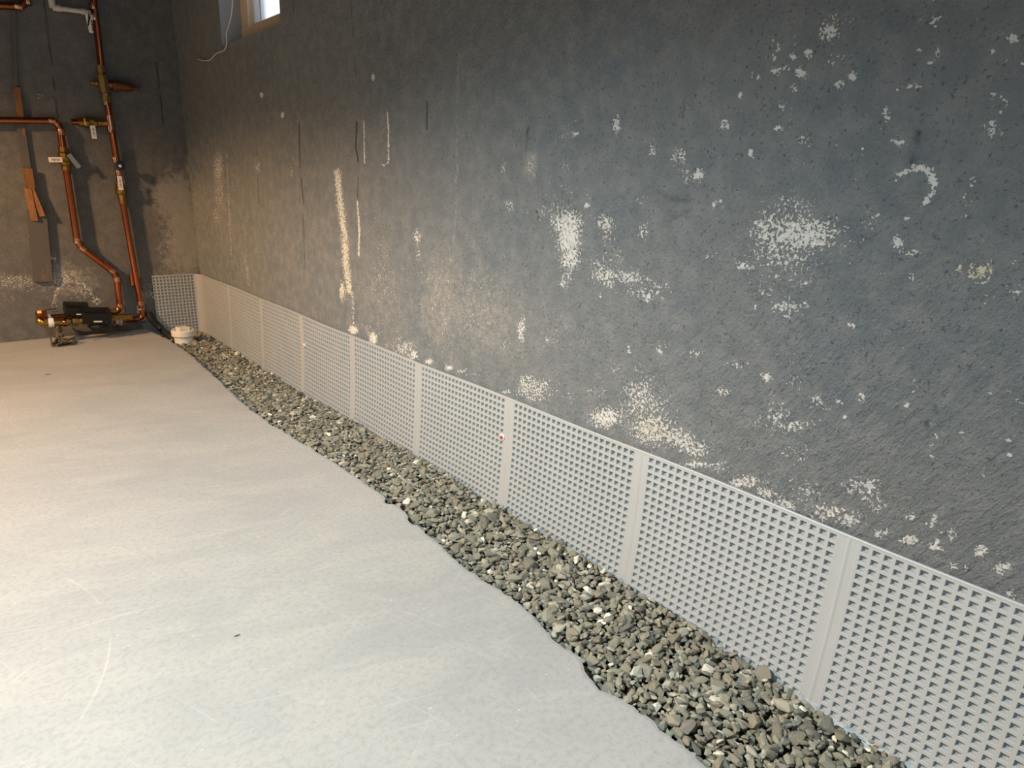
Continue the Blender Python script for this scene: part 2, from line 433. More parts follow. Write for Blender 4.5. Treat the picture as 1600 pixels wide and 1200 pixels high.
# ------------------------------------------------------------------ painted walls with salt patches
FLAKE_R = [(3.572,0.899,211.34,62.391,183.8,0.073,0.078,0.7),(3.587,0.779,158.76,48.154,93.658,0.086,0.112,0.55),(3.655,0.646,150.97,82.131,648.36,0.084,0.041,0.55),(3.352,0.847,348.78,91.937,202,0.057,0.075,0.4),(3.033,0.902,1066.7,229.81,1378.8,0.031,0.027,0.6),(2.666,0.890,2767.5,442.08,2565.2,0.019,0.020,0.6),(2.728,1.107,6028.6,483.63,10851,0.013,0.010,1.2),(1.995,1.187,15057,-240.71,11344,0.008,0.009,1.2),(2.936,1.198,4945.8,-221.58,17859,0.014,0.007,1.2),(2.026,0.745,359.16,32.554,241.37,0.053,0.065,0.35),(1.735,0.704,3038.5,229.05,2557.6,0.018,0.020,0.8),(1.728,0.655,4724.9,274.18,2496.5,0.015,0.020,0.7),(1.784,0.598,176.32,46.61,372.26,0.077,0.053,0.3),(2.325,1.409,4844.4,-1804.2,15939,0.015,0.008,0.5),(1.330,0.914,9493.3,-492.02,6256.4,0.010,0.013,0.7),(1.305,0.822,2394.7,-17.854,2656.5,0.020,0.019,0.6),(1.113,1.017,591.69,-107.59,1318.2,0.041,0.028,0.35),(1.120,0.987,1612.3,-982.75,31821,0.025,0.006,0.6),(1.084,0.989,9883.1,-2568.5,58778,0.010,0.004,1),(0.962,1.005,12653,-1612.7,4371.5,0.009,0.015,0.9),(0.896,0.983,224.9,-47.685,711.95,0.067,0.038,0.3),(0.862,0.951,15149,-2075.7,10295,0.008,0.010,0.8),(0.795,0.939,4357,-630.6,4835.2,0.015,0.015,0.8),(0.774,0.902,4456.1,-585.95,3095.5,0.015,0.018,0.6),(1.110,0.919,6277,-525.55,7659.5,0.013,0.011,0.5),(1.108,0.853,138.87,29.978,1159.3,0.085,0.029,0.4),(1.228,0.918,3714.9,-257.88,1961.6,0.016,0.023,0.6),(1.149,0.814,326.18,77.425,1928.8,0.056,0.023,0.55),(1.092,0.788,460.26,52.53,1382.9,0.047,0.027,0.9),(1.082,0.755,983.22,-31.466,711.49,0.032,0.038,1),(1.073,0.706,1137.4,100.88,1904.5,0.030,0.023,0.9),(1.081,0.666,3375.3,217.48,4138.3,0.017,0.016,0.7),(1.032,0.835,28007,-1391.1,30910,0.006,0.006,1.2),(0.972,0.796,1937.7,-36.702,2588,0.023,0.020,0.8),(0.959,0.768,1969.3,68.528,3478.1,0.023,0.017,0.6),(0.936,0.728,1489.2,60.868,2204.7,0.026,0.021,0.55),(0.982,0.709,1367.6,218.07,3236.8,0.027,0.018,0.6),(0.959,0.682,721.48,333.9,3226.2,0.038,0.018,0.8),(0.886,0.691,1712.7,797.3,7836.5,0.025,0.012,0.7),(0.863,0.790,5400.5,-388.21,3949.1,0.014,0.016,0.7),(0.888,0.855,3398,-189.53,5790.3,0.017,0.013,0.5),(0.858,0.681,666.69,1001.3,7961.2,0.043,0.012,0.6),(0.532,1.129,4977,-1674.7,6101.5,0.015,0.013,0.9),(0.528,1.150,1.1034e+05,-27360,51775,0.003,0.005,1),(0.503,1.142,30575,-16324,77978,0.006,0.004,0.8),(0.612,1.119,2500.4,-1604.2,10338,0.021,0.010,0.5),(0.587,1.099,50562,-11909,30425,0.005,0.006,1.1),(0.561,1.100,54084,-11554,18611,0.005,0.008,1),(0.621,1.101,82471,-18220,42227,0.004,0.005,1),(0.614,1.080,15438,-6226.7,39755,0.008,0.005,1),(0.595,1.080,86752,-20914,65548,0.004,0.004,1),(0.570,1.072,17032,-5577.4,29227,0.008,0.006,1.2),(0.559,1.070,2.1195e+05,-40740,35949,0.002,0.006,1),(0.512,1.085,2548.1,-1612.8,11450,0.021,0.010,0.55),(0.482,1.059,29042,-9476,47096,0.006,0.005,1.1),(0.502,1.048,27186,-8520.1,45152,0.006,0.005,1.1),(0.576,1.046,49848,-10808,29226,0.005,0.006,1),(0.677,1.044,68547,-14642,56219,0.004,0.004,1.1),(0.645,1.070,75576,-15683,39380,0.004,0.005,0.9),(0.660,1.077,1.6451e+05,-30240,41314,0.003,0.005,0.9),(0.699,0.995,11513,-2411.5,16742,0.009,0.008,0.9),(0.660,1.001,9729.7,-1936.3,8773.9,0.010,0.011,0.4),(0.595,1.021,20629,-4097.3,10063,0.007,0.010,0.7),(0.594,0.986,11353,-2819.3,25650,0.010,0.006,0.9),(0.566,1.000,1260.7,-290.27,1574.1,0.029,0.026,0.4),(0.545,0.962,5605.7,-1139.1,6755.9,0.014,0.012,0.6),(0.640,0.944,39126,-6593.6,23907,0.005,0.007,1.1),(0.555,0.936,1926,-344.08,1069.3,0.023,0.031,0.35),(0.744,0.905,7472.3,-939.02,11124,0.012,0.010,1),(0.695,0.853,5192.2,-289.93,11142,0.014,0.009,0.7),(0.632,0.863,16762,-2513.6,5762.7,0.008,0.014,0.5),(0.542,0.847,371.97,7.6361,1355.9,0.052,0.027,0.6),(0.523,0.810,311.72,50.221,1331.3,0.057,0.027,0.9),(0.583,0.811,1054.2,-84.541,1261.4,0.031,0.028,0.8),(0.546,0.769,291.95,80.247,1241.1,0.059,0.029,0.7),(0.528,0.736,381.2,179.17,1912.4,0.052,0.023,0.55),(0.617,0.743,2705,832.17,10880,0.019,0.010,0.8),(0.599,0.715,1504,-12.192,1756.3,0.026,0.024,0.4),(0.509,0.728,3350.6,-127.33,3530.5,0.017,0.017,0.6),(0.524,0.681,1293.1,983.9,7249.7,0.029,0.012,0.8),(0.571,0.701,2919.8,549.33,7064.3,0.019,0.012,0.6),(0.449,0.763,1499.1,423.03,6030.6,0.026,0.013,0.35),(0.694,0.753,2352.4,1535.3,17878,0.021,0.008,0.5),(0.421,1.001,23918,-5489.6,15470,0.007,0.008,0.9),(0.393,1.037,9398.2,-5767.7,51609,0.011,0.005,0.9),(0.415,1.033,1.3666e+05,-37333,1.4248e+05,0.003,0.003,1),(0.396,0.959,12121,-2936.6,24162,0.009,0.007,0.9),(0.443,0.946,65463,-12975,24259,0.004,0.007,0.6),(0.419,0.979,11565,-3371.8,32334,0.009,0.006,0.5),(0.278,0.976,21715,-5223.9,12790,0.007,0.009,0.9),(0.261,0.965,1.1463e+05,-29934,1.6524e+05,0.003,0.003,1),(0.285,1.018,1.1238e+05,-28896,64842,0.003,0.004,1),(0.274,1.013,2.0587e+05,-56492,1.7674e+05,0.002,0.002,1),(0.268,1.005,2.0744e+05,-51832,1.0391e+05,0.002,0.003,1),(0.273,0.995,1.1364e+05,-29830,97092,0.003,0.003,1),(0.279,1.088,40764,-14627,47749,0.005,0.005,1.1),(0.291,1.089,2.1285e+05,-68819,1.8988e+05,0.002,0.002,1),(0.299,1.074,1.1446e+05,-35788,1.0305e+05,0.003,0.003,1),(0.274,1.061,30537,-9351.8,26506,0.006,0.007,0.5),(0.261,1.056,1.2679e+05,-38547,1.0792e+05,0.003,0.003,1),(0.378,1.123,23624,-8046.2,23831,0.007,0.007,0.8),(0.399,1.127,89124,-30536,92458,0.004,0.003,0.9),(0.367,1.079,41205,-11007,23784,0.005,0.007,0.7),(0.372,1.067,58112,-20460,88232,0.004,0.004,0.9),(0.382,1.107,90909,-22645,33013,0.004,0.006,0.6),(0.384,1.150,97689,-45943,1.7052e+05,0.003,0.003,1.1),(0.319,1.097,28174,-13771,63533,0.006,0.004,0.6),(0.337,1.079,1.8157e+05,-56810,1.7223e+05,0.002,0.003,0.9),(0.394,1.087,87264,-34505,1.5468e+05,0.004,0.003,0.9),(0.322,1.137,2.0405e+05,-72153,1.912e+05,0.002,0.002,1),(0.353,1.130,1.8351e+05,-63668,1.7903e+05,0.002,0.003,0.9),(0.285,0.905,63978,-13624,18806,0.004,0.008,0.8),(0.286,0.875,31677,-6037.7,20682,0.006,0.007,0.85),(0.276,0.851,15650,-2878.1,9138,0.008,0.011,0.5),(0.411,0.846,7329.2,-1024.9,7181.8,0.012,0.012,0.6),(0.417,0.830,10236,-1301.6,10050,0.010,0.010,0.6),(0.360,0.844,48630,-5685.4,68380,0.005,0.004,1),(0.365,0.809,18164,-2546.2,13224,0.008,0.009,1),(0.420,0.809,10123,303.43,26486,0.010,0.006,0.5),(0.445,0.891,20313,-2809.1,40690,0.007,0.005,0.6),(0.445,0.905,20558,-2830.6,64198,0.007,0.004,0.5),(0.247,0.776,4055.7,-147.25,6040,0.016,0.013,0.85),(0.232,0.737,11527,284.76,17947,0.009,0.007,0.6),(0.201,0.757,12700,-1089.8,12593,0.009,0.009,0.7),(0.210,0.789,50207,-9025.4,21761,0.005,0.007,0.7),(0.274,0.777,41024,-5061,32537,0.005,0.006,0.7),(0.336,0.759,34427,1081.1,63412,0.005,0.004,0.9),(0.380,0.756,22550,3041.6,59133,0.007,0.004,0.8),(0.343,0.794,6623.6,2883.3,41230,0.012,0.005,0.8),(0.289,0.793,14716,1666.1,44762,0.008,0.005,0.5),(0.409,0.665,38209,2556.1,52086,0.005,0.004,1),(0.586,0.671,1.4766e+05,-21316,22533,0.003,0.007,1),(0.525,0.659,29498,9203.9,79083,0.006,0.004,0.9),(0.534,0.597,18426,932.08,18723,0.007,0.007,0.5),(0.506,0.578,11433,2472.6,18728,0.009,0.007,0.6),(0.613,0.550,2462.6,3515.9,16063,0.024,0.010,0.55),(0.541,0.540,10435,2731.7,17353,0.010,0.008,0.9),(0.485,0.547,3808.6,552.83,4676,0.016,0.015,0.6),(0.443,0.524,7855,-58.991,4916.8,0.011,0.014,0.7),(0.423,0.512,10141,6510.8,27408,0.011,0.007,0.7),(0.402,0.529,36884,6321.2,45323,0.005,0.005,0.8),(0.509,0.472,2491.1,-124.99,1022.6,0.020,0.031,0.65),(0.475,0.462,2999.4,2654.6,9595.5,0.021,0.012,0.8),(0.539,0.450,6200.1,813.54,5803.4,0.013,0.013,0.6),(0.624,0.488,9955.8,7964.3,33821,0.011,0.006,0.8),(0.435,0.482,6118.4,2216.4,10310,0.013,0.010,0.6),(0.390,0.505,59881,13663,79440,0.004,0.004,1),(0.369,0.547,15969,3006.1,21313,0.008,0.007,0.8),(0.296,0.585,47089,-5975.7,15259,0.005,0.008,0.8),(0.301,0.555,47049,330.08,34545,0.005,0.005,0.9),(0.260,0.537,54091,6086,54761,0.004,0.004,0.9),(0.251,0.516,3.1072e+05,-57277,36718,0.002,0.006,0.9),(0.253,0.493,13525,1865.1,13116,0.009,0.009,0.45),(0.218,0.530,27252,13363,55838,0.006,0.005,0.8),(0.194,0.604,45750,-2188.1,29699,0.005,0.006,0.8),(0.176,0.612,1.1313e+05,7227.8,1.1943e+05,0.003,0.003,0.9),(0.246,0.620,11155,4473,26715,0.010,0.006,0.5),(0.160,0.598,51523,858.33,43661,0.004,0.005,1),(0.162,0.541,22965,16279,60552,0.007,0.005,0.8),(0.182,0.548,1.0284e+05,-2499,63482,0.003,0.004,0.8),(0.153,0.517,52996,10695,60979,0.004,0.004,1),(0.178,0.484,23871,-2777.3,7172.5,0.007,0.012,0.5),(0.254,0.478,58678,21721,90009,0.004,0.003,0.9),(0.462,0.410,1060.2,795.98,2630.2,0.035,0.022,0.55),(0.551,0.393,1603.9,594.17,2384.8,0.026,0.021,0.4),(0.440,0.403,11583,231.67,6308.8,0.009,0.013,0.6),(1.176,0.348,337.91,229.24,934.61,0.060,0.036,0.72),(1.203,0.364,1353.6,1127.9,4691.3,0.030,0.016,0.7),(1.106,0.356,812,1325.6,5009.9,0.047,0.019,0.4),(1.086,0.395,20983,-462.23,5384.6,0.007,0.014,0.6),(1.033,0.369,1223.9,2569.1,9502.4,0.043,0.016,0.45),(0.953,0.403,861.83,945.03,3744.3,0.040,0.019,0.5),(0.831,0.435,621.14,449.15,1896.6,0.044,0.025,0.7),(0.814,0.405,359.18,343.3,1301.6,0.061,0.032,0.7),(0.920,0.343,677.65,515.42,1876.8,0.043,0.026,0.9),(0.871,0.367,970.19,357.78,1530.4,0.034,0.027,0.6),(0.785,0.358,426.26,184.62,726.06,0.051,0.039,0.82),(0.713,0.357,418.31,-50.759,2115.7,0.049,0.022,0.82),(0.670,0.348,1451.4,1162,3779.6,0.030,0.019,0.82),(0.759,0.335,2011.9,751.14,2919.9,0.023,0.019,0.5),(0.849,0.338,704.23,1200.2,3873.1,0.055,0.023,0.4),(0.957,0.325,2779.2,1456.7,5510.2,0.020,0.015,0.6),(0.670,0.313,2641.3,4375.7,12284,0.030,0.014,0.8),(0.616,0.329,2113.3,2552,7358.6,0.029,0.015,0.7),(0.549,0.317,2012.9,2912.5,7734.9,0.033,0.017,0.9),(0.503,0.313,3834.6,2862.4,8089.5,0.019,0.013,0.9),(0.470,0.299,2451.4,1975.9,5265.6,0.024,0.017,0.9),(0.428,0.344,1327.4,385.21,1455.7,0.029,0.027,0.6),(0.388,0.321,1382.7,1137.2,2974.7,0.032,0.022,0.75),(0.355,0.386,3044.9,639.69,2934.2,0.019,0.019,0.7),(0.329,0.390,4267.8,-114.09,1801.6,0.015,0.024,0.8),(0.309,0.368,7298.3,677.14,4819.6,0.012,0.014,0.7),(0.344,0.327,3277,2320.2,6152.3,0.020,0.015,0.7),(0.449,0.355,1658.6,1361.7,3944.9,0.029,0.019,0.5),(0.505,0.347,2217.7,1803.2,5332.5,0.025,0.016,0.4),(0.349,0.323,4825.6,2011.6,6150.5,0.015,0.014,0.9),(0.297,0.318,15259,5984.7,17982,0.009,0.008,0.9),(0.286,0.326,47102,11200,41818,0.005,0.005,0.9),(0.251,0.327,8504.6,5464.5,13878,0.013,0.010,1),(0.259,0.368,22078,8954.9,28454,0.007,0.006,0.9),(0.227,0.374,6956.7,1026,5285.3,0.012,0.014,0.7),(0.198,0.364,10318,1626.9,7787.1,0.010,0.012,0.7),(0.213,0.336,17074,2327.4,11637,0.008,0.009,1),(0.154,0.354,20268,2163.9,12824,0.007,0.009,1),(0.124,0.341,12032,6601,16317,0.010,0.009,0.95),(0.166,0.318,74533,30796,83087,0.004,0.004,1),(0.182,0.313,27150,10562,29230,0.007,0.006,0.9),(0.104,0.305,49683,2312.5,23413,0.004,0.007,0.9),(0.102,0.357,4.6276e+05,13176,2.2513e+05,0.001,0.002,1),(1.233,0.498,4238.9,-90.538,1011.4,0.015,0.031,0.8),(1.296,0.444,1429.1,357.64,2058.3,0.027,0.023,0.5),(1.106,0.527,1359.9,100.35,1128.7,0.027,0.030,0.35),(1.134,0.492,20398,1221.7,13958,0.007,0.008,0.8),(0.871,0.526,33139,-1269.7,12743,0.006,0.009,0.8),(0.777,0.556,1506,2761.4,13740,0.032,0.011,0.5),(0.790,0.539,39239,-2197.5,14039,0.005,0.008,0.9),(0.901,0.473,6156.8,2117.1,11533,0.013,0.010,0.6),(0.824,0.481,1582.1,581.19,3106.1,0.026,0.019,0.5),(0.817,0.464,706.38,720.07,3067.7,0.043,0.021,0.5),(0.704,0.550,2586.3,2991.1,14671,0.022,0.009,0.6),(0.609,0.551,2179.8,3579.5,16137,0.027,0.010,0.6),(0.542,0.543,13767,4115,25002,0.009,0.006,1),(0.632,0.489,9792.8,7875.1,33597,0.011,0.006,0.9),(0.753,0.456,4097.7,1466.1,7305.6,0.016,0.012,0.4),(1.088,0.647,5962.6,996.94,11228,0.013,0.010,0.8),(0.949,0.674,1430.5,156.37,2389.9,0.027,0.021,0.7),(0.891,0.685,851.24,549.64,4963.5,0.036,0.015,0.8),(0.970,0.633,29101,1095.9,27916,0.006,0.006,0.8),(0.846,0.657,701.27,1097.7,7890.6,0.043,0.013,0.7),(0.805,0.678,1200,1949.8,14871,0.033,0.009,0.6),(0.835,0.649,5595.5,1480.2,14154,0.014,0.009,0.9),(2.261,0.455,2298.5,350.36,1145.4,0.021,0.030,0.9),(2.184,0.319,1309.8,1292.9,6356.9,0.031,0.014,1.1),(2.028,0.317,1972.8,633.22,2702.3,0.023,0.020,1),(2.065,0.342,2899.1,660.62,2684.9,0.019,0.020,0.6),(2.000,0.342,404.75,975.79,4937.2,0.069,0.020,0.5),(1.860,0.347,1028.9,635.58,3016.5,0.033,0.020,0.6),(1.820,0.321,383.89,352.97,1611.5,0.057,0.028,0.7),(1.768,0.310,1287.3,1252.2,5551.6,0.032,0.015,0.8),(1.891,0.313,476.7,1592.4,7449.7,0.086,0.022,0.5),(1.806,0.413,1802.9,292.17,1436.3,0.024,0.027,0.4),(1.673,0.310,2749.6,3060.1,13230,0.022,0.010,0.9),(1.563,0.314,3196.4,3364.8,14212,0.020,0.010,0.9),(1.499,0.319,2351.1,3581.8,14847,0.026,0.010,0.7),(1.451,0.321,1304.1,2411,9815.9,0.037,0.014,0.5),(1.288,0.310,5788.1,7975.3,30260,0.016,0.007,0.8),(1.604,0.521,139.27,7.4635,59.317,0.085,0.130,0.42),(1.428,0.530,93.642,9.438,79.146,0.104,0.113,0.42),(1.948,0.534,87.709,10.754,56.421,0.108,0.135,0.42),(1.747,0.541,80.573,13.664,92.245,0.113,0.105,0.33),(1.390,0.645,35.732,8.8828,87.735,0.169,0.108,0.28),(0.717,0.813,7.1872,0.50826,23.07,0.373,0.208,0.22),(0.431,0.883,16.448,-2.8297,11.837,0.252,0.297,0.19),(0.476,0.545,8.9111,2.9218,16.799,0.345,0.251,0.22)]
HAZE_R = [(3.931,0.733,33.975,14.159,72.792,0.179,0.122,0.5),(3.869,0.920,126.03,43.893,655.02,0.090,0.040,0.3),(1.971,1.003,301.61,6.0308,288.07,0.058,0.059,0.4),(1.443,0.509,33.538,18.031,111.14,0.181,0.099,0.5),(1.604,0.521,111.32,7.8366,59.312,0.095,0.130,0.6),(1.369,0.503,104.08,21.223,144.3,0.100,0.085,0.55),(1.950,0.467,36.209,20.368,122.05,0.175,0.095,0.35),(1.079,0.523,64.133,40.236,231.38,0.132,0.070,0.3),(0.505,0.461,401.54,-15.322,175.53,0.050,0.076,0.3),(2.738,0.675,6.2994,2.1493,17.467,0.407,0.244,0.12),(1.226,0.921,2258.8,-158.47,1366.3,0.021,0.027,0.7),(0.763,0.350,142.04,141.1,468.11,0.100,0.055,0.3),(0.523,0.810,212.81,-11.512,337.12,0.069,0.055,0.3),(1.267,0.413,632.26,37.026,331.15,0.040,0.055,0.35),(2.125,0.604,70.958,8.51,38.883,0.120,0.163,0.2),(1.788,0.328,40.772,107.79,498.78,0.239,0.068,0.3),(0.367,0.895,1013.8,-175.04,1284.2,0.032,0.028,0.2)]
YEL_R = [(0.247,0.776,2401,-77.57,3651.3,0.020,0.017,1),(0.232,0.737,6517.4,371.85,11444,0.012,0.009,0.8),(0.785,0.358,575.52,270.81,1044.9,0.044,0.033,0.4),(0.950,0.766,1473.4,50.663,2575.2,0.026,0.020,0.7),(2.238,0.544,381.22,38.43,71.23,0.053,0.122,0.6)]
FLINE_R = [([(3.429, 0.965), (3.45, 0.783), (3.488, 0.462)],0.0189,0.0062,0.6),([(3.313, 0.496), (3.277, 0.42), (3.278, 0.34)],0.0271,0.0098,0.55),([(2.265, 0.89), (2.256, 0.823), (2.238, 0.732), (2.22, 0.641), (2.221, 0.57), (2.204, 0.464)],0.0455,0.0212,0.9),([(2.118, 0.795), (2.11, 0.696), (2.12, 0.604)],0.0117,0.0056,1),([(2.061, 1.06), (2.06, 0.922)],0.0071,0.0033,1.1),([(1.908, 1.078), (1.902, 1.03), (1.901, 0.924), (1.942, 0.918)],0.0079,0.0039,1.1),([(2.191, 0.502), (2.176, 0.431), (2.178, 0.327)],0.0152,0.0074,0.7),([(0.384, 0.911), (0.371, 0.918), (0.358, 0.923), (0.345, 0.917), (0.336, 0.902), (0.333, 0.887), (0.337, 0.875), (0.341, 0.87)],0.0077,0.0083,1.1),([(0.386, 0.898), (0.382, 0.912)],0.0045,0.0047,0.9)]
HLINE_R = [([(1.536, 1.211), (1.534, 0.899), (1.537, 0.775), (1.547, 0.683), (1.548, 0.569), (1.549, 0.328)],0.0127,0.0074,0.5),([(1.501, 1.207), (1.459, 0.883), (1.451, 0.728), (1.446, 0.675), (1.453, 0.371)],0.0073,0.0044,0.4),([(3.263, 0.485), (3.26, 0.342)],0.0361,0.0133,0.5),([(1.524, 1.202), (1.528, 1.147)],0.0145,0.0080,0.4)]
CRACK_R = [([(2.572, 1.077), (2.583, 0.91), (2.566, 0.763)],0.0048,0.0019,0.9),([(3.028, 1.002), (3.051, 0.74)],0.0055,0.0020,0.6),([(1.685, 1.093), (1.682, 0.943)],0.0027,0.0014,0.8),([(2.11, 1.058), (2.12, 0.976), (2.105, 0.93)],0.0055,0.0025,1),([(2.108, 0.881), (2.117, 0.806)],0.0037,0.0017,0.7),([(2.578, 0.724), (2.585, 0.476)],0.0045,0.0019,0.6),([(2.57, 1.497), (2.565, 1.45)],0.0045,0.0017,0.7),([(1.199, 0.812), (1.188, 0.787)],0.0023,0.0016,0.8),([(0.798, 1.051), (0.797, 1.01)],0.0022,0.0018,0.5),([(1.241, 1.008), (1.232, 0.948)],0.0037,0.0024,0.6),([(0.369, 0.973), (0.367, 0.946), (0.369, 0.928)],0.0022,0.0023,0.7),([(2.124, 1.426), (2.115, 1.313), (2.105, 1.197)],0.0035,0.0015,0.5),([(0.269, 0.529), (0.262, 0.563)],0.0015,0.0018,0.6),([(0.608, 0.383), (0.61, 0.403)],0.0025,0.0024,0.7)]
RIDGE_R = [([(0.833, 0.875), (0.8, 0.867), (0.769, 0.862)],0.0062,0.0050,1),([(0.821, 0.85), (0.782, 0.849), (0.753, 0.855)],0.0061,0.0050,-1),([(0.812, 0.839), (0.78, 0.837), (0.754, 0.841)],0.0061,0.0050,1),([(0.806, 0.816), (0.787, 0.829), (0.764, 0.833)],0.0046,0.0038,1),([(0.374, 0.973), (0.371, 0.946), (0.371, 0.925)],0.0044,0.0046,1),([(1.241, 1.0), (1.232, 0.941)],0.0070,0.0045,1),([(0.39, 0.896), (0.353, 0.895)],0.0022,0.0023,1),([(0.394, 0.884), (0.35, 0.883)],0.0022,0.0023,1),([(0.387, 0.867), (0.352, 0.867)],0.0022,0.0024,0.8),([(1.228, 0.948), (1.228, 0.895)],0.0141,0.0091,0.6)]
FLAKE_B = [(0.253,0.306,96.358,28.204,667.76,0.103,0.039,0.7),(0.469,0.309,163.22,4.6946,454.22,0.078,0.047,0.75),(0.544,0.236,366.23,-5.9848,588.57,0.052,0.041,0.7),(0.596,0.180,1762.7,-41.226,2271.4,0.024,0.021,0.8),(0.411,0.195,2016.6,-269.83,258.03,0.024,0.067,0.5),(0.228,0.227,468.74,4.3709,950.83,0.046,0.032,0.5),(0.313,0.270,636.56,7.832,1458,0.040,0.026,0.6),(0.428,0.411,2101.4,-62.001,5861.9,0.022,0.013,0.9),(0.889,0.266,640.92,-58.213,239.75,0.040,0.065,0.6),(0.864,0.194,931.04,-17.13,1166.4,0.033,0.029,0.7),(0.489,1.195,2583.3,-1879.2,13552,0.021,0.009,0.7),(0.999,0.603,465.75,-50.482,207.06,0.047,0.070,0.5),(0.998,0.406,448.11,-46.751,52.51,0.050,0.145,0.5),(1.082,0.656,217.57,-22.932,24.508,0.071,0.213,0.35),(0.957,0.724,965.06,-134.31,1343.3,0.032,0.027,0.5),(0.940,0.426,1435.9,-133.97,794.43,0.027,0.036,0.5),(0.586,0.749,35.619,-5.5615,28.141,0.170,0.191,0.12)]
HAZE_B = [(1.056,0.726,143.9,-17.361,106.55,0.084,0.098,1),(1.084,0.512,174.51,-17.623,26.987,0.078,0.199,1),(1.144,0.763,434.2,-44.629,26.88,0.053,0.212,0.6),(0.988,0.406,451.37,-45.981,89.663,0.048,0.108,0.6),(0.253,0.306,75.983,19.923,490.72,0.115,0.045,0.4),(0.482,0.302,78.939,0.32668,182.81,0.113,0.074,0.6),(0.367,0.365,708.54,-101.27,73.909,0.042,0.130,0.2)]
FLINE_B = [([(0.405, 0.175), (0.426, 0.245), (0.48, 0.292), (0.55, 0.277), (0.585, 0.209), (0.6, 0.162)],0.0144,0.0170,0.85)]
CRACK_B = [([(0.572, 1.625), (0.566, 1.376), (0.553, 1.1)],0.0039,0.0043,0.7),([(1.029, 1.489), (1.034, 1.32), (1.033, 1.112)],0.0047,0.0048,0.7)]

def splat(a, z, lst, flat=.3, mode='max'):
    """patches: flat in the middle, falling off softly"""
    out = np.zeros_like(a)
    for ca, cz, i0, i1, i2, sa, sz, d in lst:
        m = (np.abs(a - ca) < 2.6 * sa + .01) & (np.abs(z - cz) < 2.6 * sz + .01)
        if not m.any(): continue
        x, y = a[m] - ca, z[m] - cz
        q = i0 * x * x + 2 * i1 * x * y + i2 * y * y
        w = d * np.exp(-.5 * np.maximum(q - flat, 0) * .75)
        out[m] = np.maximum(out[m], w) if mode == 'max' else out[m] + w
    return out

def lines(a, z, lst, signed=False):
    out = np.zeros_like(a)
    for pts, sa, sz, d in lst:
        xs = [p[0] for p in pts]; zs = [p[1] for p in pts]
        m = (a > min(xs) - 3 * sa) & (a < max(xs) + 3 * sa) & (z > min(zs) - 3 * sz - .01) & (z < max(zs) + 3 * sz + .01)
        if not m.any(): continue
        X, Z = a[m] / sa, z[m] / sz
        best = np.full(X.shape, 1e9)
        for (x0, z0), (x1, z1) in zip(pts[:-1], pts[1:]):
            ax, az, bx, bz = x0 / sa, z0 / sz, x1 / sa, z1 / sz
            dx, dz = bx - ax, bz - az
            t = np.clip(((X - ax) * dx + (Z - az) * dz) / (dx * dx + dz * dz + 1e-9), 0, 1)
            best = np.minimum(best, np.hypot(X - ax - t * dx, Z - az - t * dz))
        w = d * np.clip(1.25 - best, 0, 1)
        if signed: out[m] += w
        else: out[m] = np.maximum(out[m], w)
    return out

def axis(lo, hi, step, extra=()):
    g = list(np.arange(lo, hi + 1e-6, step)) + [lo, hi] + list(extra)
    g = sorted(set(round(float(x), 4) for x in g))
    ks = [g[0]]
    for x in g[1:]:
        if x - ks[-1] < step * .3 and x not in extra and x != hi: continue
        if x - ks[-1] < step * .3 and (x in extra or x == hi): ks[-1] = x if ks[-1] not in extra else ks[-1]
        else: ks.append(x)
    return np.array(ks)

WIN = (2.69, 3.36, 1.436, 1.88)          # opening: y0, y1, z0, z1
def grid_wall(name, a_ax, z_ax, place, hole=None, mat='wall'):
    A, Z = np.meshgrid(a_ax, z_ax, indexing='ij')
    a, z = A.ravel(), Z.ravel()
    V = place(a, z)
    na, nz = len(a_ax), len(z_ax)
    i, j = np.meshgrid(np.arange(na - 1), np.arange(nz - 1), indexing='ij')
    i, j = i.ravel(), j.ravel()
    F = np.stack([i * nz + j, (i + 1) * nz + j, (i + 1) * nz + j + 1, i * nz + j + 1], 1)
    if hole:
        ca = (a_ax[i] + a_ax[i + 1]) / 2; cz = (z_ax[j] + z_ax[j + 1]) / 2
        F = F[~((ca > hole[0]) & (ca < hole[1]) & (cz > hole[2]) & (cz < hole[3]))]
    o = mesh_np(name, V, F, M[mat], None, True)
    return o, a, z

y_ax = np.concatenate([axis(-1.6, -.05, .15)[:-1], axis(-.05, BY, .006, (WIN[0], WIN[1]))])
z_ax = np.concatenate([axis(-.18, 1.72, .006, (WIN[2],))[:-1], axis(1.72, CEIL, .04, (WIN[3],))])
def place_right(y, z):
    d = (fbm(y * 1.6, z * 1.6, 3, 3) - .5) * .010 + (fbm(y * 14, z * 14, 4, 9) - .5) * .0045 * np.clip(1.25 - y / 3.2, .25, 1)
    d += (fbm((y * .5 - z * .87) * 22, (z * .5 + y * .87) * 60, 3, 31) - .5) * .0035 * np.clip(1.2 - y / 1.4, 0, 1) * np.clip((1.0 - z) / .4, 0, 1)
    d += lines(y, z, RIDGE_R, True) * .007
    edge = np.minimum(np.minimum(np.abs(y - WIN[0]), np.abs(y - WIN[1])), np.abs(z - WIN[2]))
    inwin = (y > WIN[0] - .02) & (y < WIN[1] + .02) & (z > WIN[2] - .02)
    d = np.where(inwin, d * np.clip(edge / .02, 0, 1), d) * np.clip((BY - y) / .04, 0, 1)
    d = np.where(z < .32, np.minimum(d, .002), d)
    return np.stack([WX - d, y, z], 1)
wr, a, z = grid_wall('wall_right', y_ax, z_ax, place_right, WIN)
fl = np.maximum(splat(a, z, FLAKE_R), lines(a, z, FLINE_R))
hz = np.maximum(splat(a, z, HAZE_R, .2), lines(a, z, HLINE_R))
